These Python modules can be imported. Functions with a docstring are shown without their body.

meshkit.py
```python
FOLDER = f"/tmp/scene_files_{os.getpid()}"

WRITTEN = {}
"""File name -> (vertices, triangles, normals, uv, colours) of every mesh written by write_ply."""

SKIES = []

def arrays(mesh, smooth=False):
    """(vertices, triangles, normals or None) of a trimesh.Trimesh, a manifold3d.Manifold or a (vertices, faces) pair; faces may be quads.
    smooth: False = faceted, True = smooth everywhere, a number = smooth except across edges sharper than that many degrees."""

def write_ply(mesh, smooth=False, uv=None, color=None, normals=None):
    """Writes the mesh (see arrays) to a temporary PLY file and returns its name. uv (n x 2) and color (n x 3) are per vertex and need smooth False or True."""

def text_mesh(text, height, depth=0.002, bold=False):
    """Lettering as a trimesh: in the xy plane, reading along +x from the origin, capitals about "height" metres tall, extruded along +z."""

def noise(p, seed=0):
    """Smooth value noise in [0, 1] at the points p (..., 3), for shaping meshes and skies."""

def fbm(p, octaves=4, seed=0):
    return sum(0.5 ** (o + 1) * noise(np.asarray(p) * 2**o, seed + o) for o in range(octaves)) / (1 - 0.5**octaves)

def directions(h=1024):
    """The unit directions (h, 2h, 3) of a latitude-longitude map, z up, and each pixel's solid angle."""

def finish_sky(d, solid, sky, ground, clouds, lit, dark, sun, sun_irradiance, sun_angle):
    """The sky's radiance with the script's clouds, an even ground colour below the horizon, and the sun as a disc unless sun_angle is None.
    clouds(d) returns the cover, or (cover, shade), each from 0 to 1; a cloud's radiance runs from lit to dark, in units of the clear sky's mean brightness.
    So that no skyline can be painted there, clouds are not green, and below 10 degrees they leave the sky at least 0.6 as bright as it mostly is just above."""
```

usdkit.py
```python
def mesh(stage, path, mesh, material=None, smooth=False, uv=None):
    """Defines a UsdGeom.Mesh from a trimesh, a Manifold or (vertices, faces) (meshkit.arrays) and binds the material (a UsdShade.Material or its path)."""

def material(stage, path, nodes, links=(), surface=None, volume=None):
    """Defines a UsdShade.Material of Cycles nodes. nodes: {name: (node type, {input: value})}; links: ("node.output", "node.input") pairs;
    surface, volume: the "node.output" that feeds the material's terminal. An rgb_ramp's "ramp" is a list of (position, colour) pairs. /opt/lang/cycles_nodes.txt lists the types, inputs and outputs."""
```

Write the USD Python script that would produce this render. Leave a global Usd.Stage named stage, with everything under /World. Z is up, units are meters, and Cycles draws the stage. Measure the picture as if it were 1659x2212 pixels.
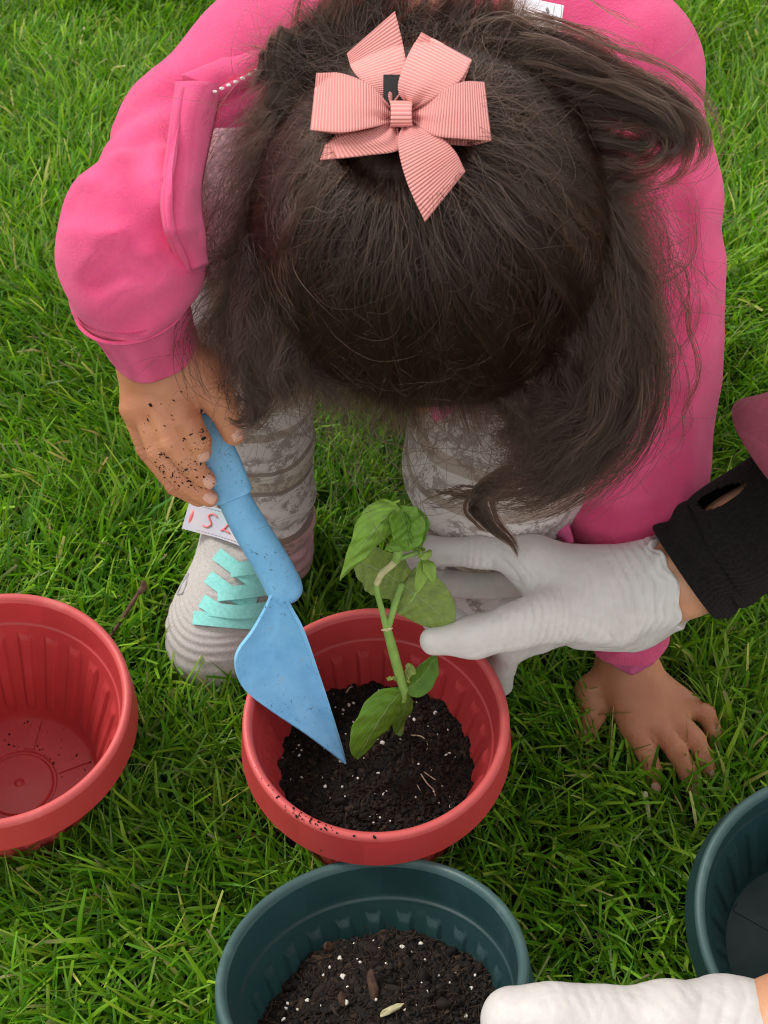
import math, random
import numpy as np, trimesh, usdkit, meshkit
from pxr import Usd, UsdGeom, UsdShade, UsdLux, Gf, Sdf, Vt

stage = Usd.Stage.CreateInMemory()
UsdGeom.SetStageUpAxis(stage, 'Z'); UsdGeom.SetStageMetersPerUnit(stage, 1.0)
UsdGeom.Xform.Define(stage, '/World'); UsdGeom.Scope.Define(stage, '/World/Looks')
rng = np.random.default_rng(7)

# ------------------------------------------------------------------ camera
CAM = np.array([0.0, 0.0, 0.762]); PITCH = math.radians(50.0); FOC = 2400.0; CX, CY = 829.5, 1106.0
cam = UsdGeom.Camera.Define(stage, '/World/camera')
cam.CreateHorizontalApertureAttr(6.0); cam.CreateVerticalApertureAttr(8.0)
cam.CreateFocalLengthAttr(6.0*FOC/1659.0)
cam.CreateClippingRangeAttr(Gf.Vec2f(0.02, 500.0))
cam.CreateFStopAttr(4.2); cam.CreateFocusDistanceAttr(0.66)
cam.AddTranslateOp().Set(Gf.Vec3d(*CAM)); cam.AddRotateXOp().Set(90.0-50.0)
cam.CreateExposureAttr(0.72)

# ------------------------------------------------------------------ sky and sun (bright overcast)
SUN_AZ = math.radians(-62.0); SUN_EL = math.radians(47.0)            # azimuth = atan2(x, y)
SKY_STRENGTH = 0.085; SUN_INT = 0.40
dome = UsdLux.DomeLight.Define(stage, '/World/sky')
sky_mat = usdkit.material(stage, '/World/Looks/sky', {
    's': ('sky_texture', {'sky_type': 'single_scattering', 'sun_disc': False, 'sun_elevation': SUN_EL, 'sun_rotation': SUN_AZ}),
    'tc': ('texture_coordinate', {}),
    'n': ('noise_texture', {'scale': 2.2, 'detail': 6.0, 'roughness': 0.55}),
    'r': ('rgb_ramp', {'ramp': [(0.0, (0.78, 0.78, 0.78)), (0.45, (0.9, 0.9, 0.9)), (0.7, (1.0, 1.0, 1.0))]}),
    'cl': ('mix_color', {'blend_type': 'multiply', 'fac': 1.0, 'a': (9.35, 9.1, 8.75)}),
    'm': ('mix_color', {'blend_type': 'mix', 'fac': 0.86}),
    'bg': ('background_shader', {'strength': SKY_STRENGTH})},
    [('tc.generated', 'n.vector'), ('n.fac', 'r.fac'), ('r.color', 'cl.b'), ('s.color', 'm.a'), ('cl.result', 'm.b'),
     ('m.result', 'bg.color')], surface='bg.background')
UsdShade.MaterialBindingAPI.Apply(dome.GetPrim()).Bind(sky_mat)
dome.GetPrim().SetCustomDataByKey('label', 'bright overcast sky above the lawn')
dome.GetPrim().SetCustomDataByKey('category', 'sky'); dome.GetPrim().SetCustomDataByKey('kind', 'structure')
sun = UsdLux.DistantLight.Define(stage, '/World/sun')
sun.CreateIntensityAttr(SUN_INT); sun.CreateAngleAttr(18.0); sun.CreateNormalizeAttr(True)
sun.CreateColorAttr(Gf.Vec3f(1.0, 0.965, 0.91))
sd = np.array([math.sin(SUN_AZ)*math.cos(SUN_EL), math.cos(SUN_AZ)*math.cos(SUN_EL), math.sin(SUN_EL)])
sun.AddRotateXYZOp().Set(Gf.Vec3f(0, 0, 0))
def look_rot(d):                     # rotation taking local +z to d
    z = Gf.Vec3d(*map(float, d)); return Gf.Rotation(Gf.Vec3d(0, 0, 1), z)
sun.ClearXformOpOrder(); sun.AddTransformOp().Set(Gf.Matrix4d().SetRotate(look_rot(sd)))

# ------------------------------------------------------------------ picture position + height or depth -> a point of the place
SP, CP = math.sin(PITCH), math.cos(PITCH)
FWD = np.array([0, CP, -SP]); DN = np.array([0, -SP, -CP]); RT = np.array([1.0, 0, 0])
def ray(px, py): return FWD + (px-CX)/FOC*RT + (py-CY)/FOC*DN
def ah(px, py, h):
    d = ray(px, py); return CAM + d*((h-CAM[2])/d[2])
def ad(px, py, dep): return CAM + ray(px, py)*dep
def proj(p):
    q = np.asarray(p, float)-CAM; z = q@FWD
    return CX+FOC*(q@RT)/z, CY+FOC*(q@DN)/z, z
def V(*a): return np.array(a, float)
def unit(v): v = np.asarray(v, float); return v/(np.linalg.norm(v, axis=-1, keepdims=True)+1e-12)
def smooth01(x): x = np.clip(x, 0, 1); return x*x*(3-2*x)

# ------------------------------------------------------------------ prims
_names = {}
def numbered(parent, name):
    k = (parent, name); n = _names.get(k, -1)+1; _names[k] = n
    return name if n == 0 else f'{name}_{n:03d}'
def ppath(parent): return '/World' if parent is None else str(parent.GetPath())
def tag(o, label=None, cat=None, group=None, kind=None):
    p = o.GetPrim() if hasattr(o, 'GetPrim') else o
    for k, v in (('label', label), ('category', cat), ('group', group), ('kind', kind)):
        if v: p.SetCustomDataByKey(k, v)
    return p
def thing(name, label, cat, group=None, loc=None, parent=None):
    x = UsdGeom.Xform.Define(stage, f'{ppath(parent)}/{numbered(ppath(parent), name)}')
    if loc is not None: x.AddTranslateOp().Set(Gf.Vec3d(*map(float, loc)))
    return tag(x, label, cat, group)
def obj(name, mesh, mat, parent=None, smooth=True, uv=None, vc=None, label=None, kind=None):
    path = f'{ppath(parent)}/{numbered(ppath(parent), name)}'
    m = usdkit.mesh(stage, path, mesh, mat, smooth=smooth, uv=uv)
    if vc is not None:
        UsdGeom.PrimvarsAPI(m).CreatePrimvar('tone', Sdf.ValueTypeNames.Color3fArray, 'vertex').Set(Vt.Vec3fArray.FromNumpy(np.asarray(vc, np.float32)))
    return tag(m, label=label, kind=kind)
def curves(name, strands, widths, mat, parent=None, label=None, kind=None, vc=None):
    """strands: (n, k, 3) array; widths: (n, k)"""
    path = f'{ppath(parent)}/{numbered(ppath(parent), name)}'
    c = UsdGeom.BasisCurves.Define(stage, path)
    c.CreateTypeAttr('linear'); c.CreateWrapAttr('nonperiodic')
    n, k, _ = strands.shape
    c.CreatePointsAttr(Vt.Vec3fArray.FromNumpy(strands.reshape(-1, 3).astype(np.float32)))
    c.CreateCurveVertexCountsAttr(Vt.IntArray.FromNumpy(np.full(n, k, np.int32)))
    c.CreateWidthsAttr(Vt.FloatArray.FromNumpy(widths.reshape(-1).astype(np.float32))); c.SetWidthsInterpolation('vertex')
    UsdShade.MaterialBindingAPI.Apply(c.GetPrim()).Bind(mat)
    return tag(c, label=label, kind=kind)
def mat(name, nodes, links=(), surface='p.BSDF'):
    return usdkit.material(stage, f'/World/Looks/{name}', nodes, links, surface=surface)
def plain(name, col, rough=0.5, spec=0.5, noise=None, bump=None, **kw):
    """principled with an optional tonal noise (scale, amount) and an optional bump (scale, strength, distance)"""
    nodes = {'p': ('principled_bsdf', {'base_color': col, 'roughness': rough, 'specular_ior_level': spec, **kw})}; links = []
    nodes['g'] = ('geometry', {})
    if noise:
        s, a = noise
        nodes['n'] = ('noise_texture', {'scale': s, 'detail': 5.0, 'roughness': 0.6})
        nodes['r'] = ('rgb_ramp', {'ramp': [(0.25, tuple(c*(1-a) for c in col)), (0.75, tuple(min(1, c*(1+a)) for c in col))]})
        links += [('g.position', 'n.vector'), ('n.fac', 'r.fac'), ('r.color', 'p.base_color')]
    if bump:
        s, st, d = bump
        nodes['bn'] = ('noise_texture', {'scale': s, 'detail': 4.0, 'roughness': 0.65})
        nodes['b'] = ('bump', {'strength': st, 'distance': d})
        links += [('g.position', 'bn.vector'), ('bn.fac', 'b.height'), ('b.normal', 'p.normal')]
    return mat(name, nodes, links)

# ------------------------------------------------------------------ shapes
def cat(ms):
    ms = [trimesh.Trimesh(*m, process=False) if isinstance(m, tuple) else m for m in ms]
    return trimesh.util.concatenate(ms)
def revolve_fn(prof, n=160, rfn=None, close=False):
    """prof: (k,2) of (r,h); rfn(theta (n), index k array r,h) -> radius array (k,n)"""
    prof = np.asarray(prof, float); th = np.linspace(0, 2*np.pi, n, endpoint=False)
    r = np.repeat(prof[:, :1], n, 1); h = np.repeat(prof[:, 1:], n, 1)
    if rfn is not None: r = rfn(th[None], r, h)
    v = np.stack([r*np.cos(th), r*np.sin(th), h], -1).reshape(-1, 3)
    k = len(prof); i, j = np.meshgrid(np.arange(k-1), np.arange(n), indexing='ij')
    q = np.stack([i*n+j, i*n+(j+1) % n, (i+1)*n+(j+1) % n, (i+1)*n+j], -1).reshape(-1, 4)
    f = np.vstack([q[:, [0, 1, 2]], q[:, [0, 2, 3]]])
    return trimesh.Trimesh(v, f, process=False)
def spline(pts, n):
    """Catmull-Rom through pts (k, d) -> (n, d)"""
    P = np.asarray(pts, float)
    if len(P) == 2: return P[0]+(P[1]-P[0])*np.linspace(0, 1, n)[:, None]
    P = np.vstack([2*P[0]-P[1], P, 2*P[-1]-P[-2]]); m = len(P)-3
    t = np.linspace(0, m-1e-9, n); i = t.astype(int); u = (t-i)[:, None]
    a, b, c, d = P[i], P[i+1], P[i+2], P[i+3]
    return .5*(2*b+(c-a)*u+(2*a-5*b+4*c-d)*u**2+(3*b-3*c+d-a)*u**3)
def tube(pts, rad, sides=10, n=None, caps=True):
    p = spline(pts, n or max(len(pts)*6, 8)); k = len(p)
    rad = np.interp(np.linspace(0, 1, k), np.linspace(0, 1, len(np.atleast_1d(rad))), np.atleast_1d(rad)) if np.ndim(rad) else np.full(k, rad)
    if caps:                                  # rounded ends
        t0, t1 = unit(p[0]-p[1]), unit(p[-1]-p[-2]); add = [.35, .75, .97]
        p = np.vstack([[p[0]+t0*rad[0]*a for a in (.99, .8, .45)], p, [p[-1]+t1*rad[-1]*a for a in (.45, .8, .99)]])
        rad = np.concatenate([rad[0]*V(.1, .6, .89), rad, rad[-1]*V(.89, .6, .1)]); k = len(p)
    t = unit(np.gradient(p, axis=0)); a = np.zeros_like(p)
    s = unit(np.cross(t[0], V(0, 0, 1) if abs(t[0, 2]) < .9 else V(1, 0, 0)))
    for i in range(k):
        s = unit(s-t[i]*(s@t[i])); a[i] = s
    b = np.cross(t, a); ang = np.arange(sides)*2*np.pi/sides
    v = p[:, None]+rad[:, None, None]*(np.cos(ang)[None, :, None]*a[:, None]+np.sin(ang)[None, :, None]*b[:, None])
    i, j = np.meshgrid(np.arange(k-1), np.arange(sides), indexing='ij')
    q = np.stack([i*sides+j, i*sides+(j+1) % sides, (i+1)*sides+(j+1) % sides, (i+1)*sides+j], -1).reshape(-1, 4)
    v = np.vstack([v.reshape(-1, 3), p[0], p[-1]]); n0 = k*sides
    e0 = [[n0, (j+1) % sides, j] for j in range(sides)]; e1 = [[n0+1, (k-1)*sides+j, (k-1)*sides+(j+1) % sides] for j in range(sides)]
    return trimesh.Trimesh(v, np.vstack([q[:, [0, 1, 2]], q[:, [0, 2, 3]], e0, e1]), process=False)
def grid_mesh(P):
    """P (m,n,3) -> vertices, faces, uv"""
    m, n, _ = P.shape; i, j = np.meshgrid(np.arange(m-1), np.arange(n-1), indexing='ij')
    q = np.stack([i*n+j, i*n+j+1, (i+1)*n+j+1, (i+1)*n+j], -1).reshape(-1, 4)
    u, v = np.meshgrid(np.linspace(0, 1, m), np.linspace(0, 1, n), indexing='ij')
    return P.reshape(-1, 3), np.vstack([q[:, [0, 1, 2]], q[:, [0, 2, 3]]]), np.stack([u, v], -1).reshape(-1, 2)
def thick_sheet(P, th):
    """A closed sheet of the given thickness over the grid P (m,n,3); uv repeats on both sides."""
    m, n, _ = P.shape
    N = unit(np.cross(np.gradient(P, axis=0), np.gradient(P, axis=1)))
    th = np.broadcast_to(th, (m, n))[..., None]
    v0, f0, uv = grid_mesh(P+N*th/2); v1, f1, _ = grid_mesh(P-N*th/2); o = len(v0)
    idx = np.arange(m*n).reshape(m, n)
    loop = np.concatenate([idx[0, :], idx[1:, -1], idx[-1, -2::-1], idx[-2:0:-1, 0]])
    nx = np.roll(loop, -1); side = np.vstack([np.stack([loop, loop+o, nx+o], 1), np.stack([loop, nx+o, nx], 1)])
    return (np.vstack([v0, v1]), np.vstack([f0, f1[:, ::-1]+o, side])), np.vstack([uv, uv])

# ------------------------------------------------------------------ smooth-blended solids, meshed with surface nets
def met(sol, px, py, lift=0.0, near=.40, far=1.0):
    """where the line of sight through a picture position first meets a solid"""
    d = np.linspace(near, far, 900); P = (CAM+ray(px, py)*d[:, None]).astype(np.float32); f = sol.value(P, sol.P); k = np.nonzero(f < 0)[0]
    return None if not len(k) else CAM+ray(px, py)*d[k[0]]-unit(ray(px, py))*lift
def crease(sol, pts, r=.004, k=.012, lift=.001):
    c = spline(np.array(pts, float), 9); P = [met(sol, x, y, lift) for x, y in c]
    for a, b in zip(P[:-1], P[1:]):
        if a is not None and b is not None and np.linalg.norm(a-b) < .03: sol.cap(a, b, r, r, k, cut=True)
class Solid:
    def __init__(s): s.P = []
    def cap(s, a, b, ra, rb=None, k=.006, cut=False):
        s.P.append(('c', np.array(a, np.float32), np.array(b, np.float32), ra, ra if rb is None else rb, k, cut)); return s
    def chain(s, pts, rads, k=.006):
        for i in range(len(pts)-1): s.cap(pts[i], pts[i+1], rads[i], rads[i+1], k)
        return s
    def ell(s, c, r, axes=None, k=.006, cut=False):
        A = np.eye(3) if axes is None else np.asarray(axes)
        s.P.append(('e', np.array(c, np.float32), A.astype(np.float32), np.array(r, np.float32), None, k, cut)); return s
    def half(s, p, n, k=.002):                   # keep the side the normal points away from
        s.P.append(('h', np.array(p, np.float32), unit(n).astype(np.float32), None, None, k, True)); return s
    @staticmethod
    def dist(q, X):
        if q[0] == 'c':
            a, b, ra, rb = q[1:5]; ab = b-a; w = X-a
            t = np.clip((w@ab)/max(float(ab@ab), 1e-9), 0, 1)
            w -= t[..., None]*ab
            return np.sqrt((w*w).sum(-1))-(ra+t*(rb-ra))
        if q[0] == 'e':
            w = (X-q[1])@q[2].T; r = q[3]
            k0 = np.sqrt(((w/r)**2).sum(-1)); k1 = np.sqrt(((w/(r*r))**2).sum(-1))
            return np.where(k1 > 1e-6, k0*(k0-1)/np.maximum(k1, 1e-6), -r.min())
        return (X-q[1])@q[2]
    def value(s, X, use):
        d = np.full(X.shape[:-1], 1.0, np.float32)
        for q in use:
            e = Solid.dist(q, X); k = q[5]
            if q[6]:
                e = e if q[0] == 'h' else -e
                h = np.maximum(k-np.abs(d-e), 0)/k; d = np.maximum(d, e)+h*h*k*.25
            else:
                h = np.maximum(k-np.abs(d-e), 0)/k; d = np.minimum(d, e)-h*h*k*.25
        return d
    def mesh(s, res, pad=.01, B=12):
        lo, hi = [], []
        for q in s.P:
            if q[6]: continue
            if q[0] == 'c': lo.append(np.minimum(q[1]-q[3], q[2]-q[4])); hi.append(np.maximum(q[1]+q[3], q[2]+q[4]))
            else: m = q[3].max(); lo.append(q[1]-m); hi.append(q[1]+m)
        lo = np.min(lo, 0)-pad; hi = np.max(hi, 0)+pad
        nb = np.ceil((hi-lo)/(res*B)).astype(int); N = nb*B+1
        bi = np.stack(np.meshgrid(*[np.arange(n) for n in nb], indexing='ij'), -1).reshape(-1, 3)
        cen = (lo+(bi+.5)*res*B).astype(np.float32); hd = res*B*.5*1.7321*1.15
        D = np.stack([Solid.dist(q, cen.copy()) for q in s.P], 1)
        ks = np.array([q[5] for q in s.P]); cut = np.array([q[6] for q in s.P]); isc = np.array([q[0] != 'h' for q in s.P])
        E = np.where(cut & isc, -D, D); pos = np.where(cut, 1e3, E)
        near = pos.min(1); kmax = ks.max()
        act = (near < hd+kmax) & (np.where(cut, E, -1e3).max(1) < hd+kmax) & (near > -hd-kmax-.0 if True else True)
        act |= (near < hd+kmax) & (np.abs(np.where(cut, E, 1e3)).min(1) < hd)
        loc = np.stack(np.meshgrid(*[np.arange(B+1)]*3, indexing='ij'), -1).reshape(-1, 3)
        vid, vpos, quads, flip = [], [], [], []
        stride = np.array([(N[1]+1)*(N[2]+1), N[2]+1, 1], np.int64)
        edges = [((0, 0, 0), ax) for ax in range(3)]
        C = np.array(list(np.ndindex(2, 2, 2)))
        for bidx in np.nonzero(act)[0]:
            m = near[bidx]
            use = [q for i, q in enumerate(s.P) if (pos[bidx, i] < max(m, -hd)+2*hd+q[5] if not cut[i] else E[bidx, i] > -hd-kmax-q[5])]
            if not any(not q[6] for q in use): continue
            X = (lo+(bi[bidx]*B+loc)*res).astype(np.float32)
            F = s.value(X, use).reshape(B+1, B+1, B+1); I = F < 0
            if I.all() or not I.any(): continue
            cnt = sum(I[a:B+a, b:B+b, c:B+c].astype(np.int8) for a, b, c in C)
            ii = np.stack(np.nonzero((cnt > 0) & (cnt < 8)), -1)
            if not len(ii): continue
            cv = F[tuple((ii[:, None]+C[None]).transpose(2, 0, 1))]      # n,8
            acc = np.zeros((len(ii), 3)); w = np.zeros(len(ii))
            for a in range(8):
                for ax in range(3):
                    if C[a][ax]: continue
                    bb = a+(4, 2, 1)[ax]; x0, x1 = cv[:, a], cv[:, bb]; cr = (x0 < 0) != (x1 < 0)
                    t = np.where(cr, x0/np.where(cr, x0-x1, 1), 0); pt = np.repeat(C[a][None].astype(float), len(ii), 0); pt[:, ax] += t
                    acc += np.where(cr[:, None], pt, 0); w += cr
            g = ii+bi[bidx]*B
            vid.append(g@stride); vpos.append(lo+(g+acc/w[:, None])*res)
            for ax in range(3):
                sl = [slice(0, B)]*3; s2 = list(sl); s2[ax] = slice(1, B+1)
                A0, A1 = I[tuple(sl)], I[tuple(s2)]; e = np.stack(np.nonzero(A0 != A1), -1)
                if not len(e): continue
                ge = e+bi[bidx]*B; u, v = (ax+1) % 3, (ax+2) % 3; du = np.zeros(3, int); dv = np.zeros(3, int); du[u] = 1; dv[v] = 1
                quads.append(np.stack([ge@stride, (ge-du)@stride, (ge-du-dv)@stride, (ge-dv)@stride], 1)); flip.append(~A0[tuple(e.T)])
        vid = np.concatenate(vid); vpos = np.concatenate(vpos); Q = np.vstack(quads); fl = np.concatenate(flip)
        o = np.argsort(vid); vid, vpos = vid[o], vpos[o]
        k = np.searchsorted(vid, Q); k = np.minimum(k, len(vid)-1); ok = (vid[k] == Q).all(1)
        k, fl = k[ok], fl[ok]; k[fl] = k[fl][:, ::-1]
        f = np.vstack([k[:, [0, 1, 2]], k[:, [0, 2, 3]]])
        return trimesh.Trimesh(vpos, f, process=False)
def relax(m, it=2, lam=.5):
    """Laplacian passes that take away the grid's stair-steps"""
    e = m.edges_unique; n = len(m.vertices); v = np.array(m.vertices)
    deg = np.bincount(e.ravel(), minlength=n)[:, None]
    for i in range(it):
        for L in (lam, -lam*1.04):
            s = np.zeros_like(v); np.add.at(s, e[:, 0], v[e[:, 1]]); np.add.at(s, e[:, 1], v[e[:, 0]])
            v = v+L*(s/np.maximum(deg, 1)-v)
    return trimesh.Trimesh(v, m.faces, process=False)
def displaced(m, fn):
    n = m.vertex_normals; v = np.array(m.vertices); return trimesh.Trimesh(v+n*fn(v, n)[:, None], m.faces, process=False)
# ------------------------------------------------------------------ shared looks
attr = lambda: ('attribute', {'attribute': 'tone'})
M = {}
M['soil_ground'] = plain('soil_ground', (0.020, 0.014, 0.008), .95, .2, noise=(90, .5), bump=(220, .6, .01))
M['grass'] = mat('grass_blade', {'a': attr(), 'p': ('principled_bsdf', {'roughness': .42, 'specular_ior_level': .45}),
    't': ('translucent_bsdf', {}), 'hs': ('hsv', {'saturation': 1.05, 'value': 1.25}), 'm': ('mix_closure', {'fac': .32})},
    [('a.color', 'p.base_color'), ('a.color', 'hs.color'), ('hs.color', 't.color'), ('p.BSDF', 'm.closure1'), ('t.BSDF', 'm.closure2')], 'm.closure')
def plastic(name, col, rough, dusty):
    return mat(name, {'g': ('geometry', {}), 'n': ('noise_texture', {'scale': 34, 'detail': 6, 'roughness': .65}), 'n2': ('noise_texture', {'scale': 900, 'detail': 2}),
        'r': ('rgb_ramp', {'ramp': [(.3, tuple(c*.9 for c in col)), (.6, col), (.8, dusty)]}), 'rr': ('map_range', {'from_min': .3, 'from_max': .75, 'to_min': rough-.08, 'to_max': rough+.14}),
        'b': ('bump', {'strength': .12, 'distance': .001}), 'p': ('principled_bsdf', {'specular_ior_level': .45, 'subsurface_weight': .0})},
        [('g.position', 'n.vector'), ('g.position', 'n2.vector'), ('n.fac', 'r.fac'), ('r.color', 'p.base_color'), ('n.fac', 'rr.value'), ('rr.result', 'p.roughness'), ('n2.fac', 'b.height'), ('b.normal', 'p.normal')])
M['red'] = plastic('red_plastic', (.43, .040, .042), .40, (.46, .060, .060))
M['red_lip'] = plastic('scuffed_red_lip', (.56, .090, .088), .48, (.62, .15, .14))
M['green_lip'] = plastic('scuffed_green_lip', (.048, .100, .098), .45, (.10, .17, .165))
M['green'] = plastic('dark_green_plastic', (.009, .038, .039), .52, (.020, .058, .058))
M['compost'] = mat('compost', {'g': ('geometry', {}), 'n': ('noise_texture', {'scale': 260, 'detail': 6, 'roughness': .7}), 'v': ('voronoi_texture', {'scale': 420}),
    'r': ('rgb_ramp', {'ramp': [(.3, (.005, .0035, .003)), (.55, (.014, .009, .007)), (.8, (.040, .024, .016))]}), 'ad': ('math', {'math_type': 'add'}),
    'b': ('bump', {'strength': .9, 'distance': .003}), 'p': ('principled_bsdf', {'roughness': .85, 'specular_ior_level': .3})},
    [('g.position', 'n.vector'), ('g.position', 'v.vector'), ('n.fac', 'r.fac'), ('r.color', 'p.base_color'), ('n.fac', 'ad.value1'), ('v.distance', 'ad.value2'), ('ad.value', 'b.height'), ('b.normal', 'p.normal')])
M['crumb'] = mat('compost_crumb', {'a': attr(), 'p': ('principled_bsdf', {'roughness': .85, 'specular_ior_level': .3})}, [('a.color', 'p.base_color')])
M['perlite'] = plain('perlite', (.72, .68, .60), .8, .3, noise=(700, .25), bump=(1500, .4, .001))
M['root'] = plain('pale_root', (.42, .32, .22), .7)

# ------------------------------------------------------------------ ground sheet
def ground_h(x, y): return .010*(meshkit.fbm(np.stack([x*5+3, y*5+1, 0*x], -1), 3)-.5)
gx = np.concatenate([-np.geomspace(60, 1.3, 12), np.linspace(-1.2, 1.2, 121), np.geomspace(1.3, 60, 12)])
gy = np.concatenate([-np.geomspace(60, .6, 10), np.linspace(-.5, 1.9, 121), np.geomspace(2, 200, 14)])
GX, GY = np.meshgrid(gx, gy, indexing='ij')
gv, gf, _ = grid_mesh(np.stack([GX, GY, ground_h(GX, GY)], -1))
tag(obj('ground', (gv, gf), M['soil_ground']), 'dark earth under the lawn grass', 'ground', kind='structure')

# ------------------------------------------------------------------ flower pots
def rot_xy(tx, ty):
    cx, sx = math.cos(tx), math.sin(tx); cy, sy = math.cos(ty), math.sin(ty)
    return np.array([[cy, 0, sy], [0, 1, 0], [-sy, 0, cy]])@np.array([[1, 0, 0], [0, cx, -sx], [0, sx, cx]])
RO, HT = .0853, .135
INNER = np.array([[.0540, .0120], [.0560, .0165], [.0590, .035], [.0640, .058], [.0690, .079], [.0735, .0995], [.0752, .1065], [.0757, .1085], [.0770, .1098], [.0776, .112], [.0786, .122], [.0793, .1305], [.0799, .1335], [.0813, .1349], [.0830, .1352], [.0846, .1345], [.0853, .1328]])
def r_inner(h): return np.interp(h, INNER[:13, 1], INNER[:13, 0])
NF = 24
def flute(th, h, top, depth):
    u = (th*NF/(2*np.pi)) % 1.0-.5                         # -.5 .. .5 across one flute
    a = np.clip(1-np.abs(u)/.27, 0, 1)
    edge = top+.0035*np.clip((np.abs(u)/.27)**2, 0, 1)     # the scoop ends in a curved ledge
    return depth*smooth01(a*3.0)*smooth01((edge-h)/.0022)*smooth01((h-.020)/.012)
def pot_frame(base, tx, ty): return rot_xy(tx, ty), np.array(base, float)
def place(m, fr):
    m = m.copy() if isinstance(m, trimesh.Trimesh) else trimesh.Trimesh(*m, process=False)
    m.vertices = np.asarray(m.vertices)@fr[0].T+fr[1]; return m
def pot(name, label, material, fr, turn=0.0):
    t = thing(name, label, 'flower pot')
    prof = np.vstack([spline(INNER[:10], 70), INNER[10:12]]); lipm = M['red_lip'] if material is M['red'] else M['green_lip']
    inn = revolve_fn(prof, 480, lambda th, r, h: r-flute(th+turn, h, .0985, .0021))
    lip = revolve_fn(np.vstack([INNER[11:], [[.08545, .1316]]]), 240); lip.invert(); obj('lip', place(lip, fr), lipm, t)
    collar = revolve_fn(np.array([[.08545, .1316], [.0858, .130], [.0872, .118], [.0884, .108], [.0886, .1066], [.0878, .1058], [.0805, .1056]]), 240)
    outer = revolve_fn(spline(np.array([[.0800, .1058], [.0785, .1000], [.0710, .066], [.0640, .034], [.0600, .010], [.0585, .003], [.0560, .0]]), 50), 480,
                       lambda th, r, h: r-flute(th+turn, h, .0965, .0015))
    inn.invert()
    ok = lambda m: m
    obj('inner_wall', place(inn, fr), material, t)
    obj('rim', place(ok(collar), fr), material, t, smooth=40)
    obj('outer_wall', place(outer, fr), material, t)
    fl = np.array([[.0, .0150], [.0018, .0150], [.0026, .0142], [.0045, .0128], [.0225, .0128], [.0236, .0124], [.0245, .0108], [.0258, .0108], [.0268, .0124], [.0535, .0122], [.0545, .0118]])
    flo = revolve_fn(fl[::-1], 120); b = obj('base', place(flo, fr), material, t, smooth=50)
    und = revolve_fn(np.array([[.0562, .0], [.03, .002], [.0, .002]]), 60); obj('underside', place(und, fr), material, b)
    for k in range(6):
        a = k*math.pi/3+.35+turn
        rib = trimesh.creation.box([.0245, .0065, .0022]); rib.apply_translation([.0400, 0, .0126])
        rib.apply_transform(trimesh.transformations.rotation_matrix(a, [0, 0, 1]))
        obj('floor_rib', place(rib, fr), material, b, smooth=False)
    return t
FR_RED = pot_frame((-.0051, .3533, .0), -.033, 0)
FR_LEFT = pot_frame((-.268, .370, .0), .02, .13)
FR_GREEN = pot_frame((.0050, .1405, .022), -.470, -.10)
FR_RIGHT = pot_frame((.2830, .2520, .004), .20, -.15)
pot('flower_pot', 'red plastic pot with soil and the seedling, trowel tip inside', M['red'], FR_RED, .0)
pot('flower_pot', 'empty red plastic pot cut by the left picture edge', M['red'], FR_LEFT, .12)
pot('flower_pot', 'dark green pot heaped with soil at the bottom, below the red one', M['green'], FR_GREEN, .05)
pot('flower_pot', 'empty dark green pot at the lower right edge', M['green'], FR_RIGHT, .1)

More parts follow.
